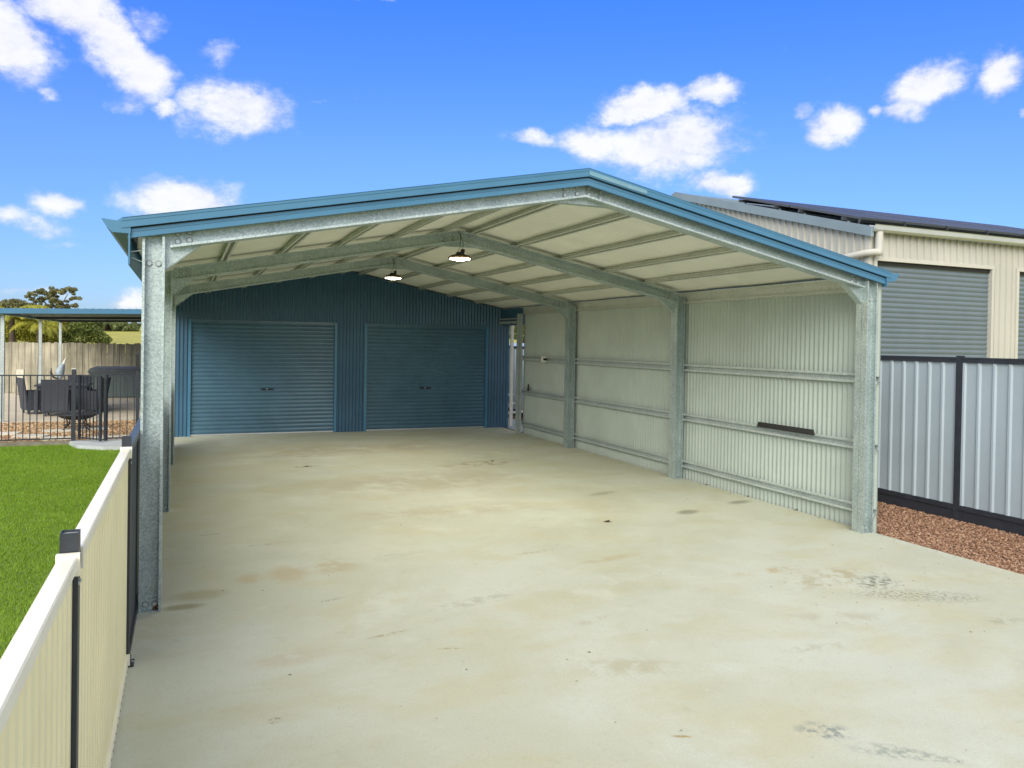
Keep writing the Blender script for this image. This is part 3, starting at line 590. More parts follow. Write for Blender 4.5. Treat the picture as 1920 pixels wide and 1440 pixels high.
# ------------------------------------------------------------------ blue shed behind
sh = thing('shed', 'blue corrugated steel shed with two roller doors at the back of the carport', 'shed', (XA, YW, 0))
D = [(.411, 3.351), (4.079, 6.951)]; ZD = 2.442; XL, XR = -.02, 7.545
gt = lambda x: 3.60-K*abs(x-XA)
segs = []
x = XL
cuts = sorted([XL, XR, D[0][0]-.06, D[0][1]+.06, D[1][0]-.06, D[1][1]+.06]+[XL+.762*i for i in range(1, 10)])
for a, c in zip(cuts, cuts[1:]):
    if c-a < .01: continue
    mid = (a+c)/2; z0 = ZD if any(d0-.06 < mid < d1+.06 for d0, d1 in D) else 0
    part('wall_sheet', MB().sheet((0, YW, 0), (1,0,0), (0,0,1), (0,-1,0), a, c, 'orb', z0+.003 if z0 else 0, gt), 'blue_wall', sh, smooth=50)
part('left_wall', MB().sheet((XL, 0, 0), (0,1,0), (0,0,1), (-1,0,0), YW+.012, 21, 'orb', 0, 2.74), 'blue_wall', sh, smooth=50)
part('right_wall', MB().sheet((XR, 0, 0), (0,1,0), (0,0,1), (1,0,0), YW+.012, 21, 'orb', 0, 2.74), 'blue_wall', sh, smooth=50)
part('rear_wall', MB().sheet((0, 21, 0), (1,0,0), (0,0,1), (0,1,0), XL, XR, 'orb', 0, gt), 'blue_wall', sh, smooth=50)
for xc in (XL, XR): part('corner_flashing', MB().box(xc-.012, xc+.012, YW-.014, YW+.03, 0, 2.70), 'blue', sh)
for side in (-1, 1):
    part('roof', MB().sheet((XA, 0, zr0+.004), (0,1,0), (side*CS,0,-SN), (side*SN,0,CS), 11.3, 21.1, 'orb', 0, (XA+.15)/CS), 'roof', sh, smooth=50)
slat_p = [(0,.0),(.010,.0035),(.022,.010),(.040,.014),(.058,.012),(.072,.006),(.080,.001),(.085,.0)]
def roller(parent, y, x0, x1, ztop, m, n, handle=True, zbase=.035, pitch=None):
    dr = part('roller_door', MB().box(x0-.0, x1+.0, y+.055, y+.065, 0.01, ztop), m, parent)
    pt = pitch or (ztop-zbase)/n
    sm = MB(); ln = x1-x0
    pr = [(z/.085*pt, h) for z, h in slat_p]
    sm.v = [(xx, -h, z) for z, h in pr for xx in (0, ln)]; sm.f = [(2*i, 2*i+1, 2*i+3, 2*i+2) for i in range(len(pr)-1)]
    me = sm.mesh('slat', M[m], 60)
    for i in range(n):
        z = zbase+i*pt
        if z+pt > ztop+.02: break
        o = inst('slat', me, dr, (0,0,0)); o.location = Vector((x0, y+.052, z))-WL[dr.name]
    part('bottom_rail', MB().box(x0, x1, y+.03, y+.055, .006, .034), 'alu', dr)
    return dr
for (d0, d1), hx in zip(D, (1.935, 5.47)):
    dr = roller(sh, YW, d0, d1, ZD, 'blue_door', 28)
    for xx in (d0-.06, d1): part('door_jamb', MB().box(xx+.002, xx+.058, YW-.016, YW+.054, 0, ZD-.002), 'blue', sh)
    part('door_head', MB().box(d0, d1, YW-.004, YW+.05, ZD-.055, ZD-.002), 'blue_door', sh)
    h = part('door_handle', MB().box(hx-.13, hx-.03, YW+.012, YW+.034, .955, .985).box(hx+.01, hx+.13, YW+.012, YW+.034, .955, .985), 'rubber', dr)
    part('lock', MB().lathe([(0,0),(.02,0),(.02,.012),(0,.012)], (hx-.01, YW+.03, .97), 10), 'alu', dr)
# downpipe at the right corner
pipe = MB().tube([(7.62, YW-.02, 2.56), (7.63, YW-.02, 1.0), (7.63, YW-.02, .03)], .045, 14); part('downpipe', pipe, 'pvc', sh, smooth=40)
part('pipe_socket', MB().tube([(7.63, YW-.02, .52), (7.63, YW-.02, .60)], .052, 14), 'pvc', sh, smooth=40)

# ------------------------------------------------------------------ cream fence and dark fence on the left
FX = -.030
cf = thing('cream_fence', 'cream steel panel fence with black posts along the lawn side of the driveway', 'fence', (FX, -3.5, 0))
def fpost(parent, y, h=1.43, cap=False, z0=-.0):
    t = .003; a = .026
    p = MB().box(FX-a, FX+a, y-a, y+a, z0, h-.02)
    # hollow open top
    for (x0, x1, y0_, y1_) in ((FX-a, FX+a, y-a, y-a+t), (FX-a, FX+a, y+a-t, y+a), (FX-a, FX-a+t, y-a+t, y+a-t), (FX+a-t, FX+a, y-a+t, y+a-t)): p.box(x0, x1, y0_, y1_, h-.0199, h)
    po = part('post', p, 'black', parent)
    part('cap_liner', MB().box(FX-a+.003, FX+a-.003, y-a+.003, y+a-.003, h-.0195, h-.008), 'galv_dull', po)
    return po
py_ = [-8.55, -6.05, -3.50, -.95]
for i, y in enumerate(py_):
    po = fpost(cf, y, 1.43)
    b = MB().box(FX-.055, FX+.055, y-.05, y+.05, .001, .014).box(FX-.036, FX+.036, y-.036, y+.036, .014, .05); part('post_foot', b, 'black', po)
    for bx, by in ((.045,.0),(-.045,0)): o = part('bolt', MB().lathe([(0,.022),(.009,.022),(.009,.014)], (FX+bx, y+by, 0), 6), 'bolt', po)
RT = 1.362
def rail(parent, ya, yb, m, nm='top_rail'):
    part(nm, MB().ext([(-.027,-.042),(-.021,-.042),(-.021,-.004),(.021,-.004),(.021,-.042),(.027,-.042),(.027,-.005),(.023,0),(-.023,0),(-.027,-.005)], (FX, ya, RT), (FX, yb, RT), (1,0,0), (0,0,1)), m, parent)
for y0, y1 in zip(py_, py_[1:]):
    a, c = y0+.034, y1-.034
    rail(cf, a, c, 'creamrail')
    part('bottom_rail', MB().box(FX-.026, FX+.026, a, c, .018, .062), 'creamrail', cf)
    nsl = 3
    for k in range(nsl):
        sa, sb = a+.002+(c-a-.004)*k/nsl, a+.002+(c-a-.004)*(k+1)/nsl
        part('infill_sheet', MB().sheet((FX+.004+.001*(k % 2), 0, 0), (0,1,0), (0,0,1), (1,0,0), sa, min(sb+.006, c), 'fine', .06, RT-.03).sheet((FX-.006+.001*(k % 2), 0, 0), (0,1,0), (0,0,1), (-1,0,0), sa, min(sb+.006, c), 'fine', .06, RT-.03), 'cream', cf)
    for yy, sgn in ((a, 1), (c, -1)):
        part('rail_bracket', MB().box(FX-.033, FX+.033, min(yy, yy+sgn*.022), max(yy, yy+sgn*.022), RT-.062, RT+.008), 'creamrail', cf)
        part('rivet', MB().tube([(FX+.0262, yy+sgn*.012-sgn*.028, RT-.095), (FX+.031, yy+sgn*.012-sgn*.028, RT-.095)], .006, 8), 'bolt', cf)
        part('lower_bracket', MB().box(FX-.034, FX+.034, min(yy, yy+sgn*.02), max(yy, yy+sgn*.02), .012, .078), 'creamrail', cf)
    n_w = 28
    wb = MB()
    for k in range(n_w): yy = a+.06+(c-a-.12)*k/(n_w-1); wb.box(FX+.0262, FX+.0275, yy-.008, yy+.008, .022, .028)
    part('weep_holes', wb, 'rubber', cf)
df = thing('dark_fence', 'dark charcoal steel panel fence running on behind the carport columns', 'fence', (FX, 4, 0))
dy = [-.95+2.6*i for i in range(1, 5)]
for y in dy: fpost(df, y, 1.43)
for y0, y1 in zip([-.95]+dy, dy):
    a, c = y0+.034, y1-.034
    rail(df, a, c, 'darkpanel')
    part('bottom_rail', MB().box(FX-.026, FX+.026, a, c, .018, .062), 'black', df)
    for k in range(3):
        sa, sb = a+.002+(c-a-.004)*k/3, a+.002+(c-a-.004)*(k+1)/3
        part('infill_sheet', MB().sheet((FX+.004, 0, 0), (0,1,0), (0,0,1), (1,0,0), sa, sb, 'fine', .06, RT-.03).sheet((FX-.006, 0, 0), (0,1,0), (0,0,1), (-1,0,0), sa, sb, 'fine', .06, RT-.03), 'darkpanel', df)

# ------------------------------------------------------------------ black tubular pool fence and gate
YP = 10.93
pf = thing('pool_fence', 'black tubular pool fence across the far end of the lawn', 'fence', (-2.8, YP, 0))
BAR = MB().box(-.008, .008, -.008, .008, .03, 1.27).mesh('bar', M['black'])
def pbay(x0, x1, y=YP, parent=None, zt_=1.29):
    part('top_rail', MB().box(x0, x1, y-.0125, y+.0125, zt_-.025, zt_), 'black', parent); part('bottom_rail', MB().box(x0, x1, y-.0125, y+.0125, .03, .055), 'black', parent)
    n = int((x1-x0)/.115)
    for i in range(1, n): inst('bar', BAR, parent, (x0+(x1-x0)*i/n, y, 0))
pbay(-9.8, -4.15, YP, pf); pbay(-4.05, -1.745, YP, pf)
for x, h in ((-4.1, 1.36), (-1.705, 1.40)): part('post', MB().box(x-.036, x+.036, YP-.036, YP+.036, -.1, h), 'black', pf)
part('post_cap', MB().box(-1.739, -1.671, YP-.034, YP+.034, 1.375, 1.3999).box(-1.743,-1.667,YP-.038,YP+.038,1.400,1.412), 'pvc', pf)
pbay(-1.13, -.12, 10.78, pf)
part('post', MB().tube([(-1.13, 10.78, -.01), (-1.13, 10.78, 1.30)], .038, 12), 'black', pf)
part('latch_post', MB().box(-.60, -.54, 10.745, 10.80, -.01, 1.74), 'black', pf)
part('latch', MB().box(-.605, -.535, 10.70, 10.744, 1.40, 1.70), 'rubber', pf)
gx0, gy0, gx1, gy1 = -1.60, 10.93, -1.20, 10.52
g = thing('pool_gate', 'black tubular pool gate standing ajar on the concrete landing', 'gate', (gx0, gy0, 0), math.atan2(gy1-gy0, gx1-gx0)); gl = math.hypot(gx1-gx0, gy1-gy0)
part('stile', MB().box(-.02,.02,-.02,.02,.03,1.29), 'black', g, world=False); part('stile', MB().box(gl-.025,gl+.025,-.02,.02,.02,1.29), 'black', g, world=False)
part('top_rail', MB().box(.02,gl-.025,-.0125,.0125,1.262,1.287), 'black', g, world=False); part('bottom_rail', MB().box(.02,gl+.09,-.0125,.0125,.04,.065), 'black', g, world=False)
for i in range(1, 6):
    o = bpy.data.objects.new('bar', BAR); COL.objects.link(o); o.parent = g; o.location = (gl*i/6, 0, 0)

# ------------------------------------------------------------------ patio roof, timber fence
pr_ = thing('patio_cover', 'flat blue edged steel patio roof on slim galvanised posts beyond the pool fence', 'patio roof', (-2, 20, 0))
zl = lambda x: 2.54+.024*(x+3.7)
for (x, y) in ((-3.66,15.05),(-3.72,20.6),(-3.80,25.2)): part('post', MB().box(x-.04, x+.04, y-.04, y+.04, 0, zl(x)), 'galv_dull', pr_)
def slab(x0, x1, y0, y1, a, c, nm, m): part(nm, MB().hexa([(x0,y0,zl(x0)+a),(x1,y0,zl(x1)+a),(x1,y1,zl(x1)+a),(x0,y1,zl(x0)+a),(x0,y0,zl(x0)+c),(x1,y0,zl(x1)+c),(x1,y1,zl(x1)+c),(x0,y1,zl(x0)+c)]), m, pr_)
slab(-3.85, -.02, 14.90, 14.94, 0.0, .13, 'fascia_gutter', 'blue'); slab(-3.85, -.02, 14.80, 14.898, .005, .125, 'gutter', 'blue')
slab(-3.85, -3.80, 14.941, 25.4, 0.0, .13, 'side_fascia', 'blue'); slab(-3.798, -.02, 25.36, 25.4, 0.0, .13, 'rear_fascia', 'blue')
for y in (15.03, 20.6, 25.2): slab(-3.798, -.02, y-.025, y+.025, 0.001, .10, 'beam', 'black')
for i in range(5):
    part('roof_sheet', MB().sheet((0,0,0), (1,0,0), (0,1,0), (-.024,0,1), -3.80+.76*i, min(-3.80+.76*(i+1), -.02), 'trim', 14.94, 25.36).v and (lambda mb: mb)(MB().sheet((0,0,2.54+.024*3.7+.11), (1,0,.024), (0,1,0), (-.024,0,1), -3.80+.76*i, min(-3.80+.76*(i+1), -.02), 'trim', 14.942, 25.358)), 'underroof', pr_)
for i in range(6): slab(-3.75, -.05, 16.2+1.5*i, 16.24+1.5*i, .04, .10, 'batten', 'galv_dull')
bl = thing('hanging_bell', 'dark bell shaped ornament hanging under the patio roof', 'wind chime', (-1.75, 18.5, 2.2))
part('bell', MB().lathe([(0,.16),(.03,.155),(.05,.10),(.075,.03),(.12,0),(.10,-.005),(0,.0)], (-1.75,18.5,2.24), 14), 'bark', bl, smooth=40); part('cord', MB().tube([(-1.75,18.5,2.40),(-1.75,18.5,2.60)], .006, 5), 'rubber', bl)
tf = thing('timber_fence', 'weathered grey timber paling fence behind the patio', 'fence', (-3.5, 25.6, 0))
PAL = []
for i in range(6):
    w = .104; dz = random.uniform(-.015,.015); PAL.append(MB().box(-w/2, w/2, -.008, .008, 0, 1.80+dz).mesh('paling', M['timber']))
for i in range(140):
    x = -13.2+i*.1; inst('paling', random.choice(PAL), tf, (x, 25.61+.018*(i % 2), random.uniform(-.02,.02)), (0, R(random.uniform(-.4,.4)), 0))
part('rail', MB().box(-13.3,.8,25.64,25.69,.35,.43), 'timber', tf); part('rail', MB().box(-13.3,.8,25.64,25.69,1.35,1.43), 'timber', tf)

# ------------------------------------------------------------------ patio furniture
tb = thing('dining_table', 'dark wicker dining table on the patio among the wicker chairs', 'table', (-2.85, 17.3, 0))
part('tabletop', MB().box(-3.30,-2.05,16.85,17.85,.72,.76), 'wicker', tb); part('glass_top', MB().box(-3.27,-2.08,16.88,17.82,.7605,.768), 'spalid', tb)
part('apron', MB().box(-3.24,-2.11,16.91,17.79,.62,.719), 'wicker', tb)
for x in (-3.25,-2.10):
    for y in (16.9,17.8): part('leg', MB().box(x-.045,x+.045,y-.045,y+.045,0,.62), 'wicker', tb)
def chair_meshes():
    d = {}
    d['arms'] = [MB().box(x-.024,x+.024,-.26,.25,.10,.60).mesh('armrest', M['wicker']) for x in (-.286,.286)]
    d['seat'] = MB().box(-.25,.25,-.26,.24,.34,.44).mesh('seat', M['wicker'])
    b = MB(); n = 6; pts = []
    for i in range(n+1):
        z = .14+.80*i/n; y = -.29-.10*(i/n)**1.4; w = .27+.04*(i/n); pts += [(-w,y,z),(w,y,z),(w,y+.04,z),(-w,y+.04,z)]
    fs = []
    for i in range(n):
        k = 4*i
        for a in range(4): fs.append((k+a, k+(a+1) % 4, k+4+(a+1) % 4, k+4+a))
    fs += [(3,2,1,0), (4*n, 4*n+1, 4*n+2, 4*n+3)]; b.add(pts, fs); d['backrest'] = b.mesh('backrest', M['wicker'])
    d['apron'] = MB().box(-.26,.26,-.27,.25,.10,.339).mesh('apron', M['wicker'])
    d['legs'] = [MB().hexa([(x-.02,y-.02,0),(x+.02,y-.02,0),(x+.02,y+.02,0),(x-.02,y+.02,0),(x-.03,y-.03,.34),(x+.03,y-.03,.34),(x+.03,y+.03,.34),(x-.03,y+.03,.34)]).mesh('leg', M['wicker']) for x in (-.215,.215) for y in (-.23,.20)]
    return d
CH = chair_meshes()
for (x, y, rz, lab) in ((-2.72,16.45,0,'dark wicker chair with its back to the lawn, nearest in front of the patio table'),(-3.30,17.20,R(-66),'dark wicker chair at the left end of the patio table'),
                        (-2.02,17.15,R(72),'dark wicker chair at the right end of the patio table'),(-2.45,18.35,R(180),'dark wicker chair on the far side of the patio table')):
    c = thing('wicker_chair', lab, 'chair', (x, y, 0), rz, 'wicker chairs around the patio table')
    for k in ('seat','backrest','apron'): o = bpy.data.objects.new(k, CH[k]); COL.objects.link(o); o.parent = c
    for me in CH['arms']: o = bpy.data.objects.new('armrest', me); COL.objects.link(o); o.parent = c
    for me in CH['legs']: o = bpy.data.objects.new('leg', me); COL.objects.link(o); o.parent = c
ft = thing('fire_table', 'low round black iron fire table on curved legs in the pebble bed', 'fire pit', (-1.87, 12.95, 0))
part('bowl', MB().lathe([(0,.34),(.36,.345),(.44,.35),(.445,.335),(.40,.32),(.30,.26),(.16,.22),(0,.21)], (-1.87,12.95,0), 28), 'iron', ft, smooth=40)
for k in range(4):
    a = R(45+90*k); f = lambda r, z: (-1.87+r*math.cos(a), 12.95+r*math.sin(a), z)
    part('leg', MB().tube([f(.36,.31),f(.27,.26),f(.22,.18),f(.24,.10),f(.33,.03),f(.38,0)], .014, 7), 'iron', ft, smooth=40)
ring = [(-1.87+.26*math.cos(R(20*k)), 12.95+.26*math.sin(R(20*k)), .10) for k in range(19)]; part('ring', MB().tube(ring, .010, 6, False), 'iron', ft, smooth=40)
sp_ = thing('spa', 'square outdoor spa tub with grey green cabinet and dark cover', 'spa', (-1.4, 23.6, 0))
part('cabinet', MB().box(-2.60,-.25,22.6,24.7,.02,.80), 'spa', sp_)
for k in range(9): part('cabinet_panel', MB().box(-2.59+.26*k,-2.59+.26*k+.25,22.585,22.5995,.05,.76), 'spa', sp_)
part('shell_rim', MB().box(-2.64,-.21,22.56,24.74,.80,.86), 'spalid', sp_)
part('cover', MB().hexa([(-2.68,22.52,.8605),(-.17,22.52,.8605),(-.17,24.78,.8605),(-2.68,24.78,.8605),(-2.60,22.6,.985),(-.25,22.6,.985),(-.25,24.7,.985),(-2.60,24.7,.985)]), 'spalid', sp_)
# garden ornament
M['ornblue'] = mat('pale_blue_glaze', (.34,.42,.48), .4, 0, .2, 12); M['ornwhite'] = mat('white_glaze', (.85,.83,.72), .4)
gb = thing('bird_ornament', 'pale blue grey upright bird ornament with white beak tip by the patio post', 'garden ornament', (-3.42, 22.3, 0))
c = (-3.42,22.3)
part('body', MB().tube([(c[0],c[1],.62),(c[0]-.01,c[1],.74),(c[0]+.0,c[1],.90),(c[0]+.05,c[1],1.05),(c[0]+.09,c[1],1.14)], [.03,.12,.13,.09,.05], 12), 'ornblue', gb, smooth=60)
part('beak', MB().tube([(c[0]+.09,c[1],1.135),(c[0]+.13,c[1],1.24),(c[0]+.16,c[1],1.34)], [.05,.035,.008], 10), 'ornwhite', gb, smooth=60)
part('stand', MB().tube([(c[0],c[1],0),(c[0],c[1],.64)], .02, 8), 'iron', gb); part('tail', MB().tube([(c[0]-.25,c[1],1.0),(c[0]-.26,c[1],.85),(c[0]-.18,c[1],.70),(c[0],c[1],.64)], [.008,.03,.03,.02], 8), 'iron', gb, smooth=60)
lb = thing('garden_light', 'pale box shaped garden light on a short stand against the timber fence', 'garden light', (-4.95, 24.8, 0))
part('lamp_box', MB().box(-5.05,-4.83,24.72,24.88,.36,.86), 'paver', lb); part('stand', MB().tube([(-4.94,24.8,0),(-4.94,24.8,.37)], .02, 6).box(-5.02,-4.86,24.72,24.88,.0,.02), 'iron', lb)

# ------------------------------------------------------------------ grey steel boundary fence on the right
GX = 9.075
gf = thing('grey_fence', 'tall grey ribbed steel boundary fence with black posts and rails behind the red gravel', 'fence', (GX, 4, 0))
yy = -6.86+ .0; posts = [.26+2.38*i for i in range(-3, 12)]
for y in posts: part('post', MB().ext([(-.030,-.036),(-.012,-.036),(-.012,-.026),(.012,-.026),(.012,-.036),(.030,-.036),(.030,.036),(.012,.036),(.012,.026),(-.012,.026),(-.012,.036),(-.030,.036)], (GX,y,-.1), (GX,y,1.985), (1,0,0), (0,1,0)), 'black', gf)
for y0, y1 in zip(posts, posts[1:]):
    a, c = y0+.034, y1-.034
    part('top_rail', MB().box(GX-.026, GX+.026, a, c, 1.90, 1.965).box(GX-.030, GX-.0262, a, c, 1.945, 1.965), 'black', gf)
    part('bottom_rail', MB().box(GX-.026, GX+.026, a, c, .09, .15).box(GX-.030, GX-.0262, a, c, .09, .105), 'black', gf)
    part('plinth', MB().box(GX-.018, GX+.018, a, c, -.1, .0895), 'black', gf)
    for k in range(3):
        sa, sb = a+(c-a)*k/3, a+(c-a)*(k+1)/3
        part('fence_sheet', MB().sheet((GX-.004, 0, 0), (0,1,0), (0,0,1), (-1,0,0), sa, sb, 'fence', .13, 1.93, ph=a+.04), 'greyfence', gf)

# ------------------------------------------------------------------ neighbouring cream shed with solar panels
NX, NY, NZ = 10.5, 2.97, 3.97; NYR = 8.25; KP = (5.43-3.97)/(NYR-NY)
ns = thing('neighbour_shed', 'tall cream ribbed steel shed with grey roller doors beyond the boundary fence', 'shed', (NX+6, NYR, 0))
doors = [(NX+.17, 13.44), (14.17, 17.0)]; ZN = 3.49
cuts = sorted([NX+.0, 20.]+[c_ for d in doors for c_ in (d[0]-.07, d[1]+.07)]+[NX+.76*i for i in range(1, 12)])
for a, c in zip(cuts, cuts[1:]):
    if c-a < .01: continue
    mid = (a+c)/2; z0 = ZN+.07 if any(d0-.07 < mid < d1+.07 for d0, d1 in doors) else 0
    part('wall_sheet', MB().sheet((0, NY, 0), (1,0,0), (0,0,1), (0,-1,0), a, c, 'trim', z0, NZ-.02, ph=NX), 'shedcream', ns)
gz_ = lambda y: NZ-.03+KP*(min(y, 2*NYR-y)-NY)
yy = NY
while yy < 2*NYR-NY-.01:
    y2 = min(yy+.76, 2*NYR-NY)
    part('wall_sheet', MB().sheet((NX, 0, 0), (0,1,0), (0,0,1), (-1,0,0), yy, y2, 'trim', 0, gz_, ph=NY), 'shedcream', ns); yy = y2
part('corner_flashing', MB().box(NX-.022, NX+.05, NY-.022, NY-.0185, 0, NZ-.02).box(NX-.022, NX-.0185, NY-.018, NY+.06, 0, NZ-.02), 'trimcream', ns)
for i_, (d0, d1) in enumerate(doors):
    roller(ns, NY, d0, d1, ZN, 'greydoor', 41 if i_ == 0 else 41)
    for xx in (d0-.07, d1): part('door_jamb', MB().box(xx+.001, xx+.069, NY-.026, NY+.054, 0, ZN+.003), 'trimcream', ns)
    part('door_head', MB().box(d0-.069, d1+.069, NY-.028, NY+.054, ZN+.0035, ZN+.069), 'trimcream', ns)
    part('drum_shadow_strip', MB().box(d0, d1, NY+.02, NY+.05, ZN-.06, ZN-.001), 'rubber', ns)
# roof, verge flashing, gutter
rs = lambda y: NZ+.03+KP*(y-NY)
for a in range(0, 12):
    x0 = NX-.02+.8*a; x1 = x0+.8; lv = Vector((0, 1, KP)).normalized(); nv = Vector((0, -KP, 1)).normalized()
    part('roof_sheet', MB().sheet((0, NY-.05, rs(NY-.05)), (1,0,0), lv, nv, x0, x1, 'trim', 0, (NYR-NY+.05)*math.sqrt(1+KP*KP)), 'greytrim', ns)
    part('roof_sheet', MB().sheet((0, 2*NYR-NY+.05, rs(NY-.05)), (1,0,0), Vector((0,-1,KP)).normalized(), Vector((0,KP,1)).normalized(), x0, x1, 'trim', 0, (NYR-NY+.05)*math.sqrt(1+KP*KP)), 'greytrim', ns)
for sgn in (1, -1):
    f = lambda y: y if sgn > 0 else 2*NYR-y
    q = []
    for x in (NX-.10, NX-.03):
        q += [(x, f(NY-.12), rs(NY-.12)-.11), (x, f(NYR), rs(NYR)-.11), (x, f(NYR), rs(NYR)+.05), (x, f(NY-.12), rs(NY-.12)+.05)]
    fl = [(0,1,2,3),(7,6,5,4),(0,4,5,1),(1,5,6,2),(2,6,7,3),(3,7,4,0)]
    part('verge_flashing', MB().add(q, fl if sgn < 0 else [t_[::-1] for t_ in fl]), 'greytrim', ns)
part('gutter', MB().ext([(0,0),(-.09,0),(-.12,.03),(-.125,.10),(-.135,.11),(-.12,.112),(-.112,.035),(-.086,.005),(-.005,.005),(-.005,.11),(0,.11)], (NX-.06, NY-.055, NZ-.03), (20, NY-.055, NZ-.03), (0,1,0), (0,0,1)), 'gutterm', ns)
part('downpipe', MB().tube([(NX+.09, NY-.12, NZ-.03), (NX+.09, NY-.12, NZ-.36)], .06, 16), 'trimcream', ns, smooth=40)
part('downpipe_branch', MB().tube([(NX+.11, NY-.12, NZ-.36), (NX-.02, NY-.12, NZ-.36), (NX-.09, NY-.02, NZ-.37), (NX-.11, NY+.3, NZ-.40), (NX-.11, NY+2.2, NZ-.62), (NX-.11, NY+4, NZ-.82)], .055, 16), 'trimcream', ns, smooth=40)
# solar panels on rails, two rows
pw_, pl_ = 1.02, 1.68
sv_ = Vector((1,0,0)); lv = Vector((0, 1, KP)).normalized(); nv = Vector((0, -KP, 1)).normalized()
fr = MB()
for (a0, a1, l0, l1) in ((0,pw_,0,.035),(0,pw_,pl_-.035,pl_),(0,.035,.0351,pl_-.0351),(pw_-.035,pw_,.0351,pl_-.0351)): fr.box(a0,a1,l0,l1,0,.04)
M['framegrey'] = mat('panel_frame', (.10,.11,.125), .35, .5, .05, 8)
FR = fr.mesh('frame', M['framegrey']); GL = MB().box(.0352,pw_-.0352,.0352,pl_-.0352,.012,.036).mesh('glass', M['glass'])
names = ['first','second','third','fourth','fifth','sixth','seventh','eighth']
ang = math.atan(KP)
for row in range(2):
    for k in range(8):
        base = Vector((NX+.12+k*(pw_+.025), NY+.35, rs(NY+.35)))+lv*(row*(pl_+.03))+nv*.12
        t = thing('solar_panel', 'solar panel, %s from the left gable in the %s row on the cream shed' % (names[k], ('lower','upper')[row]), 'solar panel', base, 0, 'solar panels on the neighbouring shed roof')
        t.rotation_euler = (ang, 0, 0)
        for nm, me in (('frame', FR), ('glass', GL)): o = bpy.data.objects.new(nm, me); COL.objects.link(o); o.parent = t
rk = thing('panel_racking', 'aluminium rails and feet carrying the solar panels on the cream shed roof', 'mounting rails', (NX+4, NY+2, rs(NY+2)))
for row in range(2):
    for s2 in (.3, 1.35):
        A = Vector((NX+.05, NY+.35, rs(NY+.35)))+lv*(row*(pl_+.03)+s2)+nv*.06
        part('rail', MB().ext([(-.02,0),(.02,0),(.02,.055),(-.02,.055)], A, A+Vector((8.6,0,0)), lv, nv), 'framegrey', rk)
        for k in range(9):
            F_ = A+Vector((.15+k*1.0,0,0)); part('foot', MB().ext([(-.02,-.06),(.02,-.06),(.02,-.001),(-.02,-.001)], F_, F_+Vector((.03,0,0)), lv, nv), 'alu', rk)
for k in range(9):
    A = Vector((NX+.12+k*(pw_+.025)-.018, NY+.33, rs(NY+.33)))+nv*.03; part('front_leg', MB().ext([(-.015,-.03),(.015,-.03),(.015,.12),(-.015,.12)], A, A+Vector((.02,0,0)), lv, nv), 'framegrey', rk)

# ------------------------------------------------------------------ yard seen through the gap right of the blue shed
o = thing('leaning_pole', 'long dark pole leaning against the grey fence beyond the gap', 'pole', (8.9, 14.5, 0)); part('pole', MB().tube([(8.45,13.2,.9),(9.0,14.9,1.55)], .03, 8), 'rubber', o); part('foot_brace', MB().tube([(8.45,13.2,.9),(8.35,13.1,0)], .025, 8), 'rubber', o)
o = thing('pipe_rack', 'low rack of white pipe lengths on the gravel beyond the gap', 'pipe rack', (8.2, 13.0, 0))
for i, (z, y) in enumerate(((.55,13.6),(.32,13.3),(.12,12.9),(.70,14.1),(.2,13.9))): part('pipe', MB().tube([(7.75,y,z),(8.95,y+.35,z+.02)], .04, 10), ('pvc','galv_dull')[i % 2], o, smooth=40)
for x in (7.9, 8.8): part('upright', MB().box(x-.02,x+.02,13.75,13.79,-.05,.9), 'black', o)
o = thing('timber_stack', 'small stack of reddish brown boards standing beside the grey fence', 'boards', (8.75, 12.2, 0))
for i in range(4): part('board', MB().box(8.55+.05*i,8.58+.05*i,12.1,12.3,-.05,.95-.1*i), 'rust', o)
# low neighbour roof beyond the fence
o = thing('far_house', 'low house with pale roof seen beyond the fence through the gap', 'house', (22, 44, 0))
part('wall', MB().box(17,32,40,50,-.1,1.6), 'trimcream', o); part('roof', MB().add([(16.5,39.5,1.55),(32.5,39.5,1.55),(32.5,50.5,1.55),(16.5,50.5,1.55),(20,45,2.05),(29,45,2.05)], [(0,1,5,4),(1,2,5),(2,3,4,5),(3,0,4)]), 'gutterm', o)

# ------------------------------------------------------------------ vegetation
def leaves(cent, rad, n, size, asp=.5, flat=1.0, up=.0, shell=.35):
    """n leaf quads spread through ellipsoid clumps"""
    cent = np.array(cent, float); rad = np.array(rad, float); k = rng.integers(0, len(cent), n)
    d = rng.normal(size=(n,3)); d /= np.linalg.norm(d, axis=1)[:,None]; r = (shell+(1-shell)*rng.random(n))**.6
    p = cent[k]+d*r[:,None]*rad[k]
    a = rng.normal(size=(n,3)); a[:,2] *= flat; a /= np.linalg.norm(a, axis=1)[:,None]
    c = np.cross(a, rng.normal(size=(n,3))); c /= np.linalg.norm(c, axis=1)[:,None]
    s = size*(.5+rng.random(n))[:,None]; a = a*s; c = c*s*asp
    v = np.stack([p-a, p+c, p+a, p-c], 1).reshape(-1,3); return v
def plant(name, label, cat, loc, cl, rd, n, size, m, limbs, asp=.5, group=None):
    t = thing(name, label, cat, loc, group=group)
    v = leaves(cl, rd, n, size, asp); me = npmesh('crown', v, np.arange(len(v)).reshape(-1,4), m); link('crown', me, t)
    b = MB()
    for pts, rr in limbs: b.tube(pts, rr, 7)
    part('trunk', b, 'bark', t, smooth=60); return t
def ground_at(px, Y):   # world x for an image column at depth Y, used only to place far trees where they stand
    d = pdir(px, 630); return CAM[0]+d.x*(Y-CAM[1])/d.y
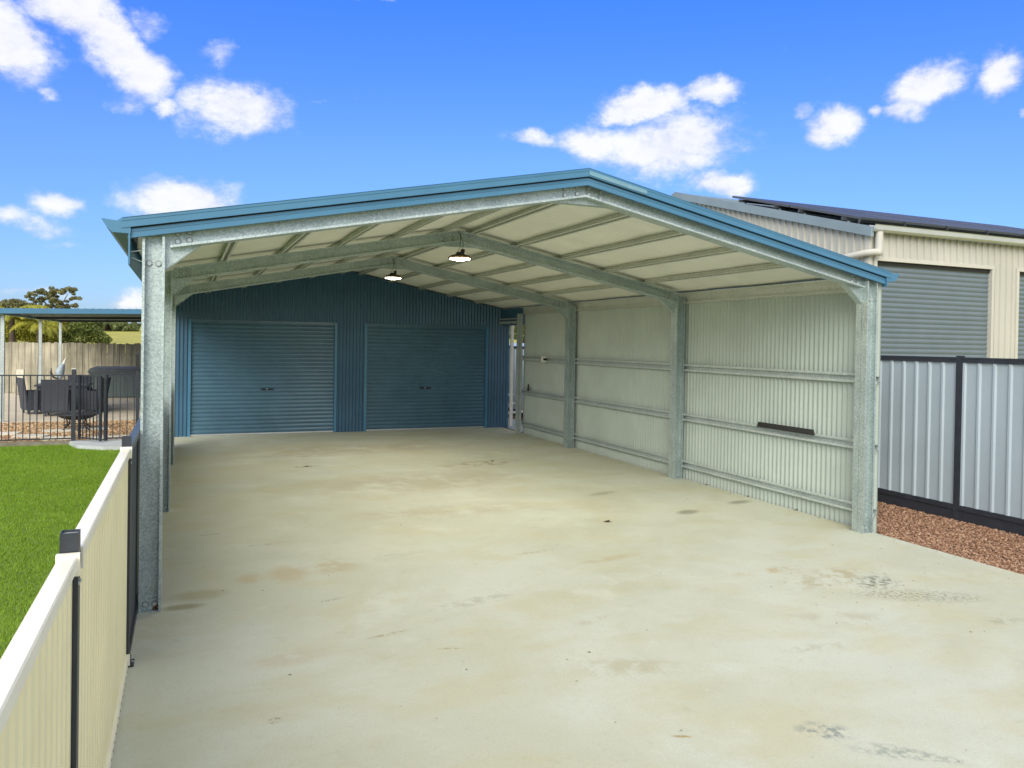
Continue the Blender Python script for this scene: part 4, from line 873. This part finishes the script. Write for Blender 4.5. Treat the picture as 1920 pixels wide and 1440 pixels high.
# gum tree far behind
Y = 100; x0 = ground_at(95, Y); sc = (Y-CAM[1])/math.cos(.9*.0)/1441*1.0*.92
def P(px, py, yy=Y, dy=0): d = pdir(px, py); k = (yy-CAM[1])/d.y; return (CAM[0]+d.x*k, yy+dy, CAM[2]+d.z*k)
cl = [P(70,553),P(60,560),P(78,548),P(95,541),P(105,545),P(116,545),P(128,547),P(133,548),P(72,566),P(62,572),P(85,560),P(80,571),P(95,573),P(112,563),P(122,570),P(132,572),P(140,557),P(108,568),P(100,552),P(90,549),P(88,578),P(70,580),P(125,585),P(105,585)]
rd = [(.5,.8,.30)]*8+[(.42,.7,.30)]*8+[(.25,.4,.15)]+[(.4,.6,.3)]*7
cl = [(a+random.gauss(0,.5), b_+random.gauss(0,.8), c_+random.gauss(0,.22)) for a, b_, c_ in cl for _ in range(4)]; rd = [(r_*.5,r_*.8,r_*.33) for r_ in [random.uniform(.3,.85) for _ in cl]]
plant('gum_tree', 'tall open crowned gum tree above the patio roof', 'tree', (x0, Y, 0), cl, rd, 9000, .13, 'gum',
      [([(x0,Y,0),(x0-.1,Y,3),P(93,590)],[.35,.25,.15]), ([P(93,590),P(85,568),P(72,555)],[.14,.09,.04]), ([P(93,590),P(100,565),P(100,548)],[.14,.09,.04]), ([P(93,590),P(115,572),P(128,550)],[.12,.07,.03]), ([P(115,572),P(130,570)],[.06,.03])])
# low gum to its left
cl = [P(28,572,90),P(40,575,90),P(12,574,90),P(45,585,90),P(20,585,90),P(34,590,90)]
plant('low_tree', 'rounded grey green tree behind the palm at the left edge', 'tree', (P(25,630,90)[0], 90, 0), cl, [(.9,1.2,.7)]*6, 5000, .14, 'gum', [([(P(25,630,90)[0],90,0),P(28,585,90)],[.25,.12])])
# shrubs behind the timber fence
Ys = 29
for (nm, lab, pxs, m, n) in (('shrub','broad olive green shrub behind the fence right of the palm',[(128,625,.40),(140,615,.45),(155,618,.45),(150,632,.5),(172,622,.42),(182,632,.4),(165,608,.28),(195,637,.3),(120,640,.4)],'bush',9000),
                         ('hedge_shrub','mid green shrub behind the palm at the left end of the timber fence',[(-8,600,.5),(5,618,.5),(22,625,.5),(40,620,.5),(55,628,.45),(68,622,.45),(30,608,.4),(10,632,.5),(48,608,.35),(72,634,.4),(-15,625,.5)],'palm',9000),
                         ('light_shrub','feathery yellow green shrub between the rear patio posts',[(92,615,.32),(100,606,.3),(108,618,.35),(84,628,.35),(112,632,.35),(98,636,.35),(118,606,.25)],'palm',5000)):
    cl = [P(a, b_, Ys) for a, b_, r in pxs]; rd = [(r, r, r*.7) for a, b_, r in pxs]; xx = sum(c[0] for c in cl)/len(cl)
    plant(nm, lab, 'shrub', (xx, Ys, 0), cl, rd, n, .045, m, [([(xx,Ys,0),(xx,Ys,1.6)],[.05,.03]),([(xx,Ys,.8),(xx-.3,Ys,1.9)],[.03,.015]),([(xx,Ys,.9),(xx+.35,Ys,1.9)],[.03,.015])], .45)
# palm
def palm(name, label, loc, crown, fr, trunk=True):
    t = thing(name, label, 'palm tree', loc); 
    for (az, el_, ln, droop) in fr:
        a = R(az); pts = []; e = R(el_)
        x, z = 0, 0
        for i in range(13):
            pts.append(Vector((crown[0]+x*math.sin(a), crown[1]+x*math.cos(a), crown[2]+z))); x += ln/12*math.cos(e); z += ln/12*math.sin(e); e -= R(droop)/12
        fb2 = MB(); fb2.tube(pts, [.022*(1-i/13)+.004 for i in range(13)], 5)
        side = Vector((math.cos(a), -math.sin(a), 0))
        for i in range(1, 12):
            for q in (0, .33, .66):
                p = pts[i].lerp(pts[i+1], q) if i < 12 else pts[i]; tv = (pts[i+1]-pts[i]).normalized() if i < 12 else (pts[i]-pts[i-1]).normalized()
                L_ = .42*ln/2*math.sin(math.pi*min(.97, (i+q+1.2)/13.5))+.06
                for sg in (-1, 1):
                    d = (side*sg+tv*.7+Vector((0,0,-.35-.3*random.random()))).normalized(); w = tv*.016
                    m_ = p+d*L_*.5; e_ = p+d*L_+Vector((0,0,-.18*L_))
                    fb2.add([p-w, p+w, m_+w*1.2, m_-w*1.2, e_], [(0,1,2,3),(3,2,4)])
        part('frond', fb2, 'palm', t)
    if trunk: part('trunk', MB().tube([(loc[0],loc[1],-.1),(loc[0]+.03,loc[1],crown[2]*.5),crown], [.14,.11,.09], 10), 'bark', t, smooth=60)
    return t
pc = P(22,598,26.9)
palm('palm_tree', 'yellow green palm with drooping fronds behind the left end of the timber fence', (pc[0], 26.9, 0), pc,
     [(0,60,1.6,110),(40,55,1.7,120),(85,62,1.9,125),(100,35,2.2,105),(75,20,1.7,110),(120,45,1.7,120),(150,55,1.3,120),(180,50,1.2,120),(215,50,1.6,125),(250,55,1.8,120),(270,40,1.8,115),(285,25,1.6,110),(310,60,1.7,120),(95,75,1.6,150),(265,75,1.5,150),(90,5,1.5,70),(60,40,1.8,120)])
pc2 = P(74,616,26.4)
palm('young_palm', 'young palm whose frond hangs over the timber fence near the patio posts', (pc2[0], 26.4, 0), pc2,
     [(80,55,1.0,140),(100,40,.95,150),(140,40,1.0,140),(250,50,1.2,130),(300,60,.9,120),(190,55,.9,140),(165,60,1.05,160),(60,65,.9,120)])
# distant tree line and individual far trees
Yh = 150
def far(px0, px1, y0, y1, n, yy, lab, nm='far_tree', m='fartree'):
    c = []; 
    for i in range(10): c.append(P(random.uniform(px0+3, px1-3), random.uniform(y0+2, y1), yy, random.uniform(-2,2)))
    s = yy/1441.; r = max(.6, (px1-px0)*.22*s)
    xx = sum(q[0] for q in c)/len(c)
    plant(nm, lab, 'tree', (xx, yy, 0), c, [(r, r, min(r, (y1-y0)*.35*s))]*10, n, .1+.0018*yy, m, [([(xx,yy,0),(xx,yy,P(px0,(y0+y1)/2,yy)[2])],[.3,.15])], group='trees on the far pasture')
for (a, b_, c, d, lab) in ((160,196,600,618,'dark far tree directly behind the hanging bell'),(192,214,608,621,'small rounded far tree left of the yellow pasture top'),(212,240,606,621,'far tree in the middle of the ridge line above the pasture'),
                          (236,262,607,620,'far tree at the right end of the ridge line beside the column'),(262,300,606,622,'far tree hidden mostly behind the left column'),(120,165,606,622,'far tree behind the olive shrub'),
                          (945,972,598,628,'dark green tree seen through the gap, left of the end post'),(968,1000,602,630,'dark green tree seen through the gap behind the end post')):
    far(a, b_, c, d, 2600, Yh if a < 900 else 90, lab)
# the wood on the far horizon all round, one mass
wc = []; 
for i in range(260):
    a = random.uniform(-1.25, 2.2); d = random.uniform(240, 330); wc.append((CAM[0]+d*math.sin(a), CAM[1]+d*math.cos(a), gz(CAM[0]+d*math.sin(a), CAM[1]+d*math.cos(a))+random.uniform(.8, 2.2)))
v = leaves(wc, [(6,6,2.2)]*260, 60000, 1.0, .6); tag(link('woodland', npmesh('woodland', v, np.arange(len(v)).reshape(-1,4), 'fartree')), 'distant line of green woodland along the horizon beyond the pasture', 'woodland', kind='stuff')
print('objects', len(bpy.data.objects), 'tris ~', sum(len(m_.polygons) for m_ in bpy.data.meshes))
